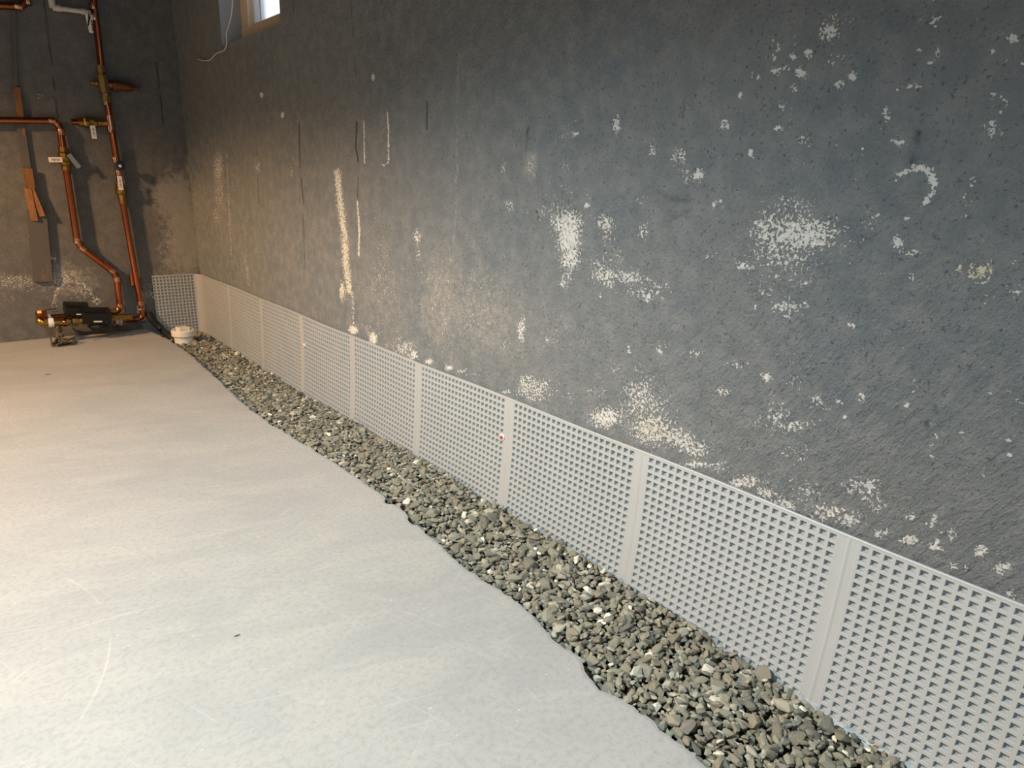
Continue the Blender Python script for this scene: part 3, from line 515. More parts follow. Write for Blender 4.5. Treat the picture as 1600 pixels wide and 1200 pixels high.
color_attr(wr.data, 'wear', np.stack([fl, hz, np.clip(lines(a, z, CRACK_R) * (vnoise(a * 60, z * 25, 5) > .3), 0, 1)], 1))
coarse = np.clip(1.15 - a / 2.6, .10, 1.0)
color_attr(wr.data, 'tone', np.stack([splat(a, z, YEL_R), coarse, np.clip(1.5 - a / .8, 0, 1) * np.clip((.95 - z) / .4, 0, 1)], 1))
tag(wr, 'dark grey painted basement wall on the right with flaking white salt patches', kind='structure')

x_ax = np.concatenate([axis(-3.2, .05, .2)[:-1], axis(.05, WX, .006)])
z_ax2 = np.concatenate([axis(-.18, 1.72, .006)[:-1], axis(1.72, CEIL, .04)])
def place_back(x, z):
    d = (fbm(x * 2, z * 2, 3, 13) - .5) * .008 + (fbm(x * 18, z * 18, 4, 19) - .5) * .003
    d = np.where((z < .32) & (x > .85), np.minimum(d, .001), d)
    return np.stack([x, BY - d * np.clip((WX - x) / .04, 0, 1), z], 1)
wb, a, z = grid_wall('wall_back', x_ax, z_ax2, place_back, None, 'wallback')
wb.data.flip_normals()
fl = np.maximum(splat(a, z, FLAKE_B), lines(a, z, FLINE_B))
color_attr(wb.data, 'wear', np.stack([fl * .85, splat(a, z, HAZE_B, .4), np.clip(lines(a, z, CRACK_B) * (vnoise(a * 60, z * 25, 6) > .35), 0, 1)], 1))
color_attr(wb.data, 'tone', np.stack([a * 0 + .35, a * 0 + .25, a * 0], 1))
tag(wb, 'dark grey painted back wall with copper plumbing on it', kind='structure')

def slab(name, lo, hi, m, label):
    b = MB(); c = [(l + h) / 2 for l, h in zip(lo, hi)]
    b.box(c, [h - l for l, h in zip(lo, hi)])
    return tag(b.build(name, m), label, kind='structure')
slab('wall_left', (-3.3, -1.7, -.3), (-3.2, BY + .02, CEIL), M['shell'], 'plain left basement wall outside the picture')
slab('wall_front', (-3.3, -1.7, -.3), (WX + .02, -1.6, CEIL), M['shell'], 'plain basement wall behind the camera')
slab('ceiling', (-3.3, -1.7, CEIL), (WX + .02, BY + .02, CEIL + .1), M['ceiling'], 'dark basement ceiling')

# ------------------------------------------------------------------ window high in the right wall
y0, y1, zb, zt = WIN
D = .12
b = MB()
b.add([(WX, y0, zb), (WX, y1, zb), (WX + D + .08, y1, zb), (WX + D + .08, y0, zb)], [(0, 1, 2, 3)])
b.add([(WX, y0, zt), (WX, y1, zt), (WX + D + .08, y1, zt), (WX + D + .08, y0, zt)], [(0, 3, 2, 1)])
b.add([(WX, y1, zb), (WX, y1, zt), (WX + D + .08, y1, zt), (WX + D + .08, y1, zb)], [(0, 1, 2, 3)])
b.add([(WX, y0, zb), (WX, y0, zt), (WX + D + .08, y0, zt), (WX + D + .08, y0, zb)], [(0, 3, 2, 1)])
tag(b.build('trim_1', M['reveal']), 'grey concrete reveal round the small basement window', kind='structure')
win = thing('window_1', (WX + .10, (y0 + y1) / 2, zb), 'small bright basement window with a pine frame high in the right wall', 'window')
tag(win, kind='structure')
del win['category']
fx0, fx1 = WX + .095, WX + .155
def frame_bar(name, mat, lo, hi, parent, bev=.003):
    q = MB(); q.box([(l + h) / 2 for l, h in zip(lo, hi)], [h - l for l, h in zip(lo, hi)], None, bev)
    return q.build(name, mat, parent)
frame_bar('frame_stile', M['pine'], (fx0, y1 - .085, zb), (fx1, y1, zt), win)
frame_bar('frame_stile', M['pine'], (fx0, y0, zb), (fx1, y0 + .085, zt), win)
frame_bar('frame_rail', M['pine'], (fx0 - .004, y0 + .0, zb), (fx1, y1 - .0, zb + .082), win)
frame_bar('frame_rail', M['pine'], (fx0, y0 + .085, zt - .06), (fx1, y1 - .085, zt), win)
sx0, sx1 = fx0 + .022, fx1 + .02
sash = MB()
sash.box(((sx0 + sx1) / 2, y1 - .085 - .014, (zb + zt) / 2), (sx1 - sx0, .028, zt - zb - .12), None, .003)
sash.box(((sx0 + sx1) / 2, y0 + .085 + .014, (zb + zt) / 2), (sx1 - sx0, .028, zt - zb - .12), None, .003)
sash.box(((sx0 + sx1) / 2, (y0 + y1) / 2, zb + .082 + .008), (sx1 - sx0, y1 - y0 - .19, .016), None, .003)
sash.box(((sx0 + sx1) / 2, (y0 + y1) / 2, zt - .06 - .008), (sx1 - sx0, y1 - y0 - .19, .016), None, .003)
sash.build('sash', M['vinyl'], win, 'white vinyl sash')
sash2 = MB()
sash2.box((sx0 + .028, y1 - .085 - .050, (zb + zt) / 2), (.02, .022, zt - zb - .13), None, .002)
sash2.build('sash_stop', M['vinyl'], win, 'white vinyl stop')
pane = MB(); pane.box((sx0 + .03, (y0 + y1) / 2, (zb + zt) / 2 + .01), (.004, y1 - y0 - .2, zt - zb - .15))
pane.build('pane', M['glass'], win)

# ------------------------------------------------------------------ floor slab with its broken edge
EDGE = [(0.818,4.099),(0.850,3.743),(0.857,3.442),(0.831,2.867),(0.817,2.625),(0.805,2.376),(0.813,2.177),(0.824,1.982),(0.832,1.828),(0.838,1.684),(0.842,1.533),(0.846,1.425),(0.837,1.317),(0.826,1.181),(0.805,1.045),(0.817,0.939),(0.822,0.847),(0.807,0.752),(0.801,0.666),(0.774,0.577),(0.785,0.519),(0.785,0.457),(0.784,0.399),(0.781,0.355)]
EDGE = sorted([(y, x) for x, y in EDGE])
ey = np.array([e[0] for e in EDGE]); ex = np.array([e[1] for e in EDGE])
ys = np.arange(-1.6, BY + .02, .006)
def edge_x(y):
    y = np.asarray(y, float)
    base = np.interp(y, ey, ex)
    return base + (fbm(y * 11, y * 0 + 3.3, 2, 41) - .5) * .009 + (fbm(y * 40, y * 0 + 1.3, 4, 42, .7) - .5) * .017
exs = edge_x(ys)
# hollows bitten out of the edge
for yc, w, dpt in ((1.43, .020, .018), (1.30, .03, .012), (.60, .035, .010), (.72, .03, .008), (2.2, .03, .008)):
    exs = exs - dpt * np.exp(-((ys - yc) / w) ** 2)
cols = [(-3.2, 0, 0), (-2.0, 0, 0), (-1.0, 0, 0), (-.3, 0, 0)]
rows = []
for off, zz in ((None, -3.2), (None, -1.8), (None, -.8), (None, 0)):
    rows.append(np.stack([np.full_like(ys, zz), ys, np.zeros_like(ys)], 1))
for off, zz, jit in ((-.25, 0, 0), (-.06, 0, 0), (-.008, -.0002, .0005), (0, -.0016, .001), (-.006, -.008, .004), (-.024, -.030, .006), (-.024, -.09, .008)):
    jx = (fbm(ys * 45, ys * 0 + 10 * zz + 2, 2, 55) - .5) * jit * 2
    rows.append(np.stack([exs + off + jx, ys, np.full_like(ys, zz) + (fbm(ys * 30, ys * 0 + 7, 2, 57) - .5) * jit * .6], 1))
rows.append(np.stack([exs - .024, ys, np.full_like(ys, -.17)], 1))
rows.append(np.stack([np.full_like(ys, WX + .10), ys, np.full_like(ys, -.17)], 1))
V = np.concatenate(rows); nr, ny = len(rows), len(ys)
i, j = np.meshgrid(np.arange(nr - 1), np.arange(ny - 1), indexing='ij'); i, j = i.ravel(), j.ravel()
F = np.stack([i * ny + j, (i + 1) * ny + j, (i + 1) * ny + j + 1, i * ny + j + 1], 1)
fo = mesh_np('floor', V, F, M['floor'], None, False)
tag(fo, 'pale worn concrete floor slab with a jagged broken edge beside the gravel', kind='structure')

# ------------------------------------------------------------------ gravel trench
GW = [(3.727,-0.0491),(3.193,-0.0560),(2.653,-0.0485),(2.227,-0.0370),(1.928,-0.0275),(1.675,-0.0194),(1.393,-0.0176),(1.221,-0.0210),(0.960,-0.0239),(0.771,-0.0240),(0.577,-0.0276),(0.426,-0.0431),(0.309,-0.0513),(0.206,-0.0585)]
GW = sorted(GW); gy = np.array([g[0] for g in GW]); gz = np.array([g[1] for g in GW])
def gravel_z(x, y):
    """height of the gravel surface"""
    e = np.interp(y, ys, exs)
    t = np.clip((x - e) / (WX - e), 0, 1)
    zw = np.clip(np.interp(y, gy, gz), -.075, -.012)
    mid = -.022 - .012 * np.clip((y - 2.8) / 1.0, 0, 1)
    zc = mid * (1 - t ** 2) + zw * t ** 2
    zc = zc - .045 * np.exp(-np.maximum(x - e, 0) / .019) * (.6 + .8 * vnoise(y * 14, y * 0, 61))
    zc = zc - .050 * np.exp(-(((y - 1.43) / .038) ** 2 + ((x - e - .012) / .022) ** 2))
    zc = zc - .020 * np.exp(-(((y - .60) / .05) ** 2 + ((x - e - .008) / .016) ** 2))
    zc = zc - .018 * np.exp(-(((y - .50) / .04) ** 2 + ((x - e - .008) / .016) ** 2))
    return zc + (fbm(x * 9, y * 9, 2, 71) - .5) * .016

bed = thing('gravel_bed', (.98, 2.0, -.1), 'trench of crushed grey stone between the concrete floor and the white drainage board', 'gravel')
gx = np.linspace(.74, WX - .012, 26); gyy = np.arange(-.3, BY, .03)
GX, GY = np.meshgrid(gx, gyy, indexing='ij')
GZ = gravel_z(GX.ravel(), GY.ravel()) - .022
i, j = np.meshgrid(np.arange(len(gx) - 1), np.arange(len(gyy) - 1), indexing='ij'); i, j = i.ravel(), j.ravel(); n = len(gyy)
mesh_np('soil', np.stack([GX.ravel(), GY.ravel(), GZ], 1), np.stack([i * n + j, (i + 1) * n + j, (i + 1) * n + j + 1, i * n + j + 1], 1), M['soil'], bed, True)

def flare(y):     # how far the foot of the drainage board leans out over the stones
    return np.interp(y, [-.2, .3, .8, 1.5, 2.5, 4.1], [.036, .034, .026, .020, .018, .008])
def board_out(y, dz):
    k = min(max((ZTOP + dz - .345) / .04, 0), 1)
    return .0145 + float(flare(y)) + .020 * k ** 1.5 * min(max(1.2 - y * .7, 0), 1)
ZTOP = .2985
NV = 40
variants = []
for k in range(NV):
    q = rng.normal(size=(20, 3)); q /= np.linalg.norm(q, axis=1)[:, None]
    q *= (1 + rng.uniform(-.17, .17, (20, 1)))
    if k % 3 == 0:
        q = np.sign(q) * np.abs(q) ** .75
    q *= np.array([1.0, rng.uniform(.52, .85), rng.uniform(.32, .55)])
    bm = bmesh.new()
    for p in q: bm.verts.new(p)
    res = bmesh.ops.convex_hull(bm, input=bm.verts[:])
    bmesh.ops.delete(bm, geom=[g for g in res['geom_interior'] if isinstance(g, bmesh.types.BMVert)] , context='VERTS')
    bmesh.ops.triangulate(bm, faces=bm.faces[:])
    bmesh.ops.recalc_face_normals(bm, faces=bm.faces[:])
    bm.verts.index_update()
    variants.append((np.array([v.co[:] for v in bm.verts]), np.array([[v.index for v in f.verts] for f in bm.faces])))
    bm.free()

PAL = [((.190, .180, .150), 30), ((.155, .147, .122), 26), ((.225, .215, .180), 22), ((.250, .245, .215), 8), ((.200, .178, .140), 10),
       ((.180, .165, .150), 8), ((.33, .31, .26), 7), ((.48, .46, .40), 3.2), ((.60, .58, .53), 2.2), ((.125, .125, .115), 8), ((.230, .215, .160), 4)]
GAIN = np.array((1.26, 1.26, 1.19))
pw = np.array([p[1] for p in PAL]); pw = pw / pw.sum()
stones = []
for layer, (sp, dz, smin) in enumerate((((.0155, -.016, .85), (.0122, -.004, .88), (.028, .003, 1.1)))):
    for yy in np.arange(-.12, BY - .01, sp):
        for xx in np.arange(.72, WX, sp):
            x = xx + rng.uniform(-.5, .5) * sp; y = yy + rng.uniform(-.5, .5) * sp
            e = float(np.interp(y, ys, exs))
            if x < e + .005 or x > WX - .016: continue
            s = float(np.exp(rng.normal(0, .32))) * .0078 * smin
            s = min(max(s, .0048), .0175)
            if x + .9 * s > WX - board_out(y, .05): continue
            if (x - .945) ** 2 + (y - 3.80) ** 2 < .062 ** 2: continue
            stones.append((x, y, dz + rng.uniform(-.004, .003), s, layer))
st = np.array(stones)
SZ = gravel_z(st[:, 0], st[:, 1]) + st[:, 2]
SPOS = np.stack([st[:, 0], st[:, 1], SZ], 1)
# which stones show largest from the camera: in frame, top layers, size over distance
Rm = np.array(CAMR); rel = (SPOS - np.array(CAM_POS)) @ Rm.T
u = 800 + 993 * rel[:, 0] / rel[:, 2]; v = 600 + 993 * rel[:, 1] / rel[:, 2]
vis = (u > 0) & (u < 1600) & (v > 0) & (v < 1195) & (rel[:, 2] > 0) & (st[:, 4] >= 1)
score = np.where(vis, st[:, 3] / rel[:, 2], 0)
score = np.where(st[:, 4] == 2, score * 1.25, score)
single = set(np.argsort(-score)[:300].tolist())

def rot_mat():
    yaw = rng.uniform(0, 2 * math.pi); tx, ty = rng.normal(0, .38, 2)
    return np.array(Matrix.Rotation(yaw, 3, 'Z') @ Matrix.Rotation(tx, 3, 'X') @ Matrix.Rotation(ty, 3, 'Y'))
VV, FF, CC, base = [], [], [], 0
shared = {}
for k in range(len(st)):
    vi = int(rng.integers(NV)); ci = int(rng.choice(len(PAL), p=pw))
    col = np.array(PAL[ci][0]) * (1 + rng.uniform(-.18, .18)) * GAIN
    R3 = rot_mat(); s = st[k, 3] * 1.22
    if k in single:
        key = (vi % 20, ci)
        if key not in shared:
            v0, f0 = variants[vi % 20]
            me = bpy.data.meshes.new('stone')
            me.from_pydata([tuple(p) for p in v0], [], [tuple(map(int, q)) for q in f0])
            me.materials.append(M['stone'])
            color_attr(me, 'tint', np.tile(np.array(PAL[ci][0]) * GAIN, (len(v0), 1)))
            shared[key] = me
        o = bpy.data.objects.new('stone', shared[key])
        SC.collection.objects.link(o)
        o.parent = bed
        mw = Matrix.Translation(Vector(SPOS[k]) - ORG[bed.name]) @ Matrix([list(r) for r in R3]).to_4x4() @ Matrix.Scale(s, 4)
        o.matrix_local = mw
    else:
        v0, f0 = variants[vi]
        VV.append(v0 @ R3.T * s + SPOS[k]); FF.append(f0 + base); base += len(v0)
        CC.append(np.tile(col, (len(v0), 1)))
go = mesh_np('small_stones', np.concatenate(VV), np.concatenate(FF), M['stone'], bed, False)
color_attr(go.data, 'tint', np.concatenate(CC))
go['kind'] = 'stuff'

# ------------------------------------------------------------------ dimpled drainage board
PITCH = .01838; Y0 = .3354; SPAN = .4596; ZTOP = .2985
board = thing('drainage_board', (WX - .02, 2.0, -.05), 'off-white dimpled plastic drainage board along the foot of the right wall', 'drainage board')
LEN = .385
def flare(y):     # how far the foot of the board leans out over the stones
    return np.interp(y, [-.2, .3, .8, 1.5, 2.5, 4.1], [.036, .034, .026, .020, .018, .008])
def board_map(y, s, dep):
    """y along the wall, s down the board from its top edge, dep into a dimple"""
    t = s / LEN
    out = .0125 + .004 * (np.sin(y * 4.1 + 1) * .5 + .5) * np.sin(np.pi * np.clip(t, 0, 1)) + flare(y) * np.clip((t - .25) / .75, 0, 1) ** 2.0
    kick = np.clip((s - .345) / .04, 0, 1)
    out = out + .020 * kick ** 1.5 * np.clip(1.2 - y * .7, 0, 1)
    zz = ZTOP - s + .008 * kick ** 1.5 * np.clip(1.2 - y * .7, 0, 1) + .0025 * np.sin(y * 2.3) + .0015 * np.sin(y * 9.0 + 2)
    return np.stack([WX - out + dep, y, zz], -1)
CORNER = .028
def corner_map(c, s, dep):
    """c = distance along the back wall to the left of the corner"""
    return np.stack([WX - .012 - c, np.full_like(c, BY - .0115) + dep, ZTOP - s + .0 * c], -1)
def dimple_sheet(fmap, a0, ncol, nrow, s0, sgn, keep=None):
    """square dimples, each with rim, four walls and a bottom"""
    ho, hb, dp = .0056, .0049, .0088
    V, F = [], []
    h = PITCH / 2
    for c in range(ncol):
        for r in range(nrow):
            ca = a0 + sgn * (c + .5) * PITCH; cs = s0 + (r + .5) * PITCH
            if keep is not None and not keep(ca, cs): continue
            A, Sx, Dp = [], [], []
            for hh, d in ((h, 0), (ho + .0007, 0), (ho, .0009), (hb, dp)):
                for ga, gs in ((-1, -1), (1, -1), (1, 1), (-1, 1)):
                    A.append(ca + ga * hh); Sx.append(cs + gs * hh); Dp.append(d)
            b0 = len(V) * 16
            V.append((A, Sx, Dp))
            for ring in range(3):
                for k in range(4):
                    k2 = (k + 1) % 4
                    F.append((b0 + ring * 4 + k, b0 + ring * 4 + k2, b0 + ring * 4 + 4 + k2, b0 + ring * 4 + 4 + k))
            F.append((b0 + 12, b0 + 13, b0 + 14, b0 + 15))
    q = np.array(V)
    P = fmap(q[:, 0].ravel(), q[:, 1].ravel(), q[:, 2].ravel())
    return P, np.array(F)
NROW = 20
TOPM = .004
def strip_mesh(fmap, a0, a1, seg=8, rib=True):
    aa = np.linspace(a0, a1, seg + 1); ss = np.linspace(0, TOPM + NROW * PITCH, 40)
    A, Sx = np.meshgrid(aa, ss, indexing='ij')
    c = (A - a0) / (a1 - a0)
    Dp = np.where(rib & (np.abs(c - .5) < .07), -.0012, 0.0) + np.where((c > .05) & (c < .95), .0004, 0)
    P = fmap(A.ravel(), Sx.ravel(), Dp.ravel())
    n = len(ss); i, j = np.meshgrid(np.arange(seg), np.arange(n - 1), indexing='ij'); i, j = i.ravel(), j.ravel()
    return P, np.stack([i * n + j, (i + 1) * n + j, (i + 1) * n + j + 1, i * n + j + 1], 1)
def lip_mesh(y0, y1):
    yy = np.linspace(y0, y1, 13)
    prof = [(TOPM, 0.0), (0, -.0004), (-.0016, .0006), (-.0016, .004), (.002, .0115)]
    P = np.concatenate([board_map(yy, np.full_like(yy, s), np.full_like(yy, d)) for s, d in prof])
    n = len(yy); F = []
    for a_ in range(len(prof) - 1):
        for k in range(n - 1):
            F.append((a_ * n + k, a_ * n + k + 1, (a_ + 1) * n + k + 1, (a_ + 1) * n + k))
    return P, np.array(F)
for k in range(-1, 8):
    yc = Y0 + SPAN * k
    a0 = yc + PITCH; ncol = 23
    a1 = a0 + ncol * PITCH
    if k == 7: pass
    P, F = dimple_sheet(board_map, a0, ncol, NROW, TOPM, 1)
    mesh_np('dimpled_panel', P, F, M['plastic'], board)
    P, F = lip_mesh(yc, yc + SPAN)
    mesh_np('top_lip', P, F, M['plastic'], board)
for k in range(0, 8):
    yc = Y0 + SPAN * k
    P, F = strip_mesh(board_map, yc - PITCH, yc + PITCH)
    mesh_np('seam_strip', P, F, M['plastic'], board)
# rounded turn into the corner, then the short end of the board on the back wall
yl = Y0 + SPAN * 8 - PITCH
def turn_map(a, s, dep):
    p0 = board_map(np.full_like(s, yl), s, dep)
    th = a * math.pi / 2
    x0 = p0[:, 0]; rx = np.maximum(.010, .030 - .3 * (WX - .0125 - x0)); ry = BY - .0115 - yl
    return np.stack([x0 - (1 - np.cos(th)) * .028, yl + ry * np.sin(th), p0[:, 2]], -1)
P, F = strip_mesh(turn_map, 0, 1, 6, False)
mesh_np('corner_bend', P, F, M['plastic'], board)
xr = WX - .0125 - .028
def back_map(a, s, dep):
    return np.stack([xr - a, np.full_like(a, BY - .0115) + dep, board_map(np.full_like(a, yl), s, dep)[:, 2]], -1)
P, F = dimple_sheet(back_map, 0, 12, NROW, TOPM, 1, keep=lambda a_, s_: not (s_ > .25 and a_ > .215 - (s_ - .27) * .55 and a_ > .12))
mesh_np('end_panel', P, F, M['plastic'], board, False)['label'] = 'short end of the board turned onto the back wall'
aa = np.linspace(0, 12 * PITCH, 8)
prof = [(TOPM, 0.0), (0, -.0004), (-.0016, .0006), (-.0016, .004), (.002, .0115)]
P = np.concatenate([back_map(aa, np.full_like(aa, s), np.full_like(aa, d)) for s, d in prof])
F = np.array([(a_ * 8 + k, a_ * 8 + k + 1, (a_ + 1) * 8 + k + 1, (a_ + 1) * 8 + k) for a_ in range(4) for k in range(7)])
mesh_np('top_lip', P, F, M['plastic'], board)
# two drive pins through the board
p = Vector((1.125,1.278,0.1782))
q = MB(); q.lathe(p, (-1, 0, 0), [(-.008, .0095), (.0005, .0095), (.0012, .0088), (.0012, 0)], 18)
pin = q.build('fastener', M['clear'], board, 'pale washer with a red pin head')
q = MB(); q.lathe(p, (-1, 0, 0), [(.0015, .0058), (.004, .0052), (.0055, .003), (.0058, 0)], 16); q.build('pin_head', M['red'], pin)
p = Vector((1.124,2.612,0.1672))
q = MB(); q.lathe(p, (-1, 0, 0), [(-.010, .009), (.0005, .009), (.0015, .008), (.0015, 0)], 18)
pin = q.build('fastener', M['clear'], board, 'pale washer with a small dark pin')
q = MB(); q.lathe(p, (-1, 0, 0), [(.0015, .004), (.003, .0035), (.0035, 0)], 12); q.build('pin_head', M['dullbrass'], pin)

# ------------------------------------------------------------------ plumbing on the back wall
def ring(mb, p, d, r, w):
    mb.lathe(Vector(p) - Vector(d).normalized() * w / 2, d, [(0, r * .98), (.0008, r * 1.10), (w * .35, r * 1.14), (w * .65, r * 1.14), (w - .0008, r * 1.10), (w, r * .98)], 16)
def joint(parent, p, d, r, w, m='solder', name='solder_joint'):
    b_ = MB(); ring(b_, p, d, r, w); return b_.build(name, M[m], parent)
def dirv(a, b): return (Vector(b) - Vector(a)).normalized()
def lever(parent, a, b, w=.019, dot=True):
    q = MB(); q.bar(a, b, w, .005, (0, 1, 0), .002)
    l = q.build('lever', M['white'], parent, 'white lever')
    q = MB(); A, B_ = Vector(a), Vector(b); d = (B_ - A)
    n = 7
    for k in range(n):
        c = A + d * (.22 + .56 * k / (n - 1))
        q.bar(c - d * .018 + Vector((0, -.0031, 0)), c + d * .016 + Vector((0, -.0031, 0)), w * (.25 + .25 * ((k * 5) % 3) / 2), .0006)
    q.build('lettering', M['ink'], l)
    return l
PR = .0150
# -- tall riser
rz = [(0.775,4.041,1.725), (0.7682,4.041,1.32)]
r2 = [(0.7715,4.041,1.237), (0.7823,4.041,0.878), (0.7808,4.041,0.735), (0.8045,4.041,0.0792)]
riser = thing('copper_riser', (r2[-1][0], r2[-1][1], 0), 'tall copper water pipe with brass regulator and white-handled valves, nearest the corner', 'pipe')
q = MB(); q.tube([rz[0], rz[1]], PR); q.build('pipe', M['copper'], riser)
q = MB(); q.tube([r2[0], r2[1], r2[2], r2[3]], PR); q.build('pipe', M['copper'], riser)
for pp in ((0.7677,4.041,1.63), (0.7668,4.041,1.582), (0.764,4.041,1.352)): joint(riser, pp, dirv(*rz), PR, .030)
for pp in ((0.7689,4.041,1.194), (0.7721,4.041,1.063), (0.7752,4.041,0.9159), (0.782,4.041,0.8522), (0.8003,4.041,0.153)): joint(riser, pp, dirv(r2[0], r2[3]), PR, .028)
q = MB(); e0, e1, e2 = Vector((0.8009,4.041,0.131)), Vector((0.8065,4.041,0.068)), Vector((0.7167,4.041,0.0662))
q.tube([e0, e1, e2], PR * 1.0, 14, .03)
q.build('elbow', M['copper'], riser)
q = MB(); ring(q, (0.7981,4.041,0.1203), dirv(r2[0], r2[3]), PR * 1.2, .012)
q.bar(Vector((0.7806,4.041,0.1219)), Vector((0.8189,4.041,0.1184)), .05, .004)
q.build('pipe_clip', M['steel'], riser)
# pressure regulator
c = Vector((0.7674,4.041,1.281)); dv = dirv(rz[1], r2[0])
q = MB(); q.lathe(c - dv * .085, dv, [(0, .015), (0, .021), (.030, .021), (.030, .017), (.045, .017), (.045, .027), (.125, .027), (.125, .018), (.14, .018), (.14, .023), (.17, .023), (.17, .015)], 8, False)
q.lathe(c + Vector((-.058, 0, 0)), (1, 0, 0), [(0, 0), (0, .010), (.022, .010), (.022, .014), (.030, .014), (.030, .010), (.05, .010)], 8, False)
reg = q.build('pressure_regulator', M['dullbrass'], riser, 'dull bronze regulator body')
q = MB(); q.lathe(c + Vector((.015, 0, 0)), (1, 0, -.02), [(0, .018), (.022, .021), (.026, .029), (.036, .029), (.040, .026), (.095, .022), (.118, .017), (.122, .008), (.150, .007), (.152, 0)], 18)
q.build('regulator_bell', M['darkcopper'], reg, 'dark bell-shaped cap')
q = MB()
for k in range(6):
    a_ = k * math.pi / 3
    q.lathe(c + Vector((.038, math.cos(a_) * .025, math.sin(a_) * .025)), (1, 0, 0), [(0, .004), (.016, .004), (.016, 0)], 6, False)
q.build('regulator_bolt', M['brass'], reg)
q = MB(); ring(q, (0.7706,4.041,1.219), dv, .017, .03); q.build('union_nut', M['solder'], riser)
# blue-handled drain cock standing off the pipe
k0 = Vector((0.7786,4.039,0.8874)); k1 = Vector((0.7818,4.003,0.8862))
q = MB(); q.tube([k0, k1], .008); cock = q.build('drain_cock', M['brass'], riser)
q = MB(); q.lathe(k1, (0.12, -1, .05), [(-.012, .006), (-.006, .020), (0, .024), (.008, .024), (.012, .018), (.013, 0)], 14); q.build('round_handle', M['blue'], cock, 'dark blue round handle')
q = MB(); q.lathe(k1, (0.12, -1, .05), [(.012, .008), (.016, .007), (.017, 0)], 10); q.build('handle_screw', M['white'], cock)
# main shut-off valve
vc = Vector((0.7803,4.041,0.7547)); dv2 = dirv(r2[0], r2[3])
q = MB(); q.lathe(vc - dv2 * .045, dv2, [(0, .016), (0, .022), (.020, .022), (.024, .026), (.055, .026), (.06, .021), (.085, .019), (.105, .019), (.105, .0155)], 8, False)
q.tube([vc, vc + Vector((.004, -.036, .0))], .009, 10)
sv = q.build('ball_valve', M['brass'], riser)
lever(sv, (0.7756,4.003,0.7656), (0.7756,4.003,0.8364), .022)
# side branch with a valve
br = [(0.6055,4.041,1.087), (0.7738,4.041,1.099)]
q = MB(); q.tube(br, PR); q.build('branch_pipe', M['copper'], riser)
db = dirv(*br)
for pp in ((0.6492,4.041,1.089), (0.7449,4.041,1.096)): joint(riser, pp, db, PR, .03)
joint(riser, (0.7746,4.041,1.099), dv2, PR * 1.1, .07, 'solder', 'tee')
bc = Vector((0.6883,4.041,1.093))
q = MB(); q.lathe(bc - db * .055, db, [(0, .016), (0, .021), (.022, .021), (.030, .026), (.075, .026), (.083, .021), (.11, .021), (.11, .016)], 8, False)
q.tube([bc, bc + Vector((0, -.036, 0))], .009, 10)
bv = q.build('ball_valve', M['brass'], riser)
lever(bv, (0.6868,4.003,1.076), (0.6881,4.003,1.013), .022)
q = MB(); q.tube([(0.7763,4.043,0.3193), (0.7764,4.043,0.2555)], .011); q.build('bracket', M['copper'], riser)

# -- loop pipe running in from the left edge
lp = [(0.2472,4.041,1.063), (0.5525,4.041,1.088), (0.5543,4.041,0.9885), (0.5486,4.041,0.4824), (0.7049,4.041,0.3201), (0.6975,4.041,0.1135), (0.6122,4.041,0.1163)]
loop = thing('copper_loop', (Vector(lp[5]).x, Vector(lp[5]).y, 0), 'copper pipe bending down from the left edge through a valve to the low manifold', 'pipe')
lp2 = [lp[0], lp[1], lp[3], lp[4], lp[5], lp[6]]
q = MB(); q.tube(lp2, PR * 1.05, 14, .045); q.build('pipe', M['copper'], loop)
for pp, dd in (((0.5234,4.041,1.086), (1, 0, 0)), ((0.5544,4.041,1.036), dirv(lp[2], lp[3])), ((0.5518,4.041,0.9461), dirv(lp[2], lp[3])), ((0.5515,4.041,0.873), dirv(lp[2], lp[3])),
               ((0.5489,4.041,0.5053), dirv(lp[2], lp[3])), ((0.5674,4.041,0.4637), dirv(lp[3], lp[4])), ((0.686,4.041,0.3385), dirv(lp[3], lp[4])), ((0.7037,4.041,0.2958), dirv(lp[4], lp[5])),
               ((0.6991,4.041,0.1438), dirv(lp[4], lp[5])), ((0.6667,4.041,0.1139), (1, 0, 0)), ((0.6393,4.041,0.1151), (1, 0, 0))):
    joint(loop, pp, dd, PR * 1.05, .028)
lc = Vector((0.5513,4.041,0.9097)); ld = dirv(lp[2], lp[3])
q = MB(); q.lathe(lc - ld * .055, ld, [(0, .016), (0, .022), (.022, .022), (.030, .027), (.075, .027), (.083, .022), (.11, .022), (.11, .016)], 8, False)
q.tube([lc, lc + Vector((0, -.036, 0))], .009, 10)
lv = q.build('ball_valve', M['brass'], loop)
lever(lv, (0.5361,4.003,0.9042), (0.4792,4.003,0.9011), .024)
q = MB(); q.bar((0.5666,4.013,0.9317), (0.6042,4.013,0.8696), .022, .004, (0, 1, 0), .001)
q.build('bracket', M['steel'], loop, 'flat grey metal bracket')

# -- elbow at the top left
q = MB(); tp = [(0.3264,4.041,1.554), (0.4929,4.041,1.577), (0.5155,4.041,1.687)]
te = thing('copper_elbow', tuple(tp[1]), 'short copper elbow at the top left corner of the picture', 'pipe')
q.tube(tp, PR * 1.1, 14, .04); q.build('pipe', M['copper'], te)
joint(te, (0.4636,4.041,1.573), (1, 0, 0), PR * 1.1, .03); joint(te, (0.5018,4.041,1.601), (0, 0, 1), PR * 1.1, .03)

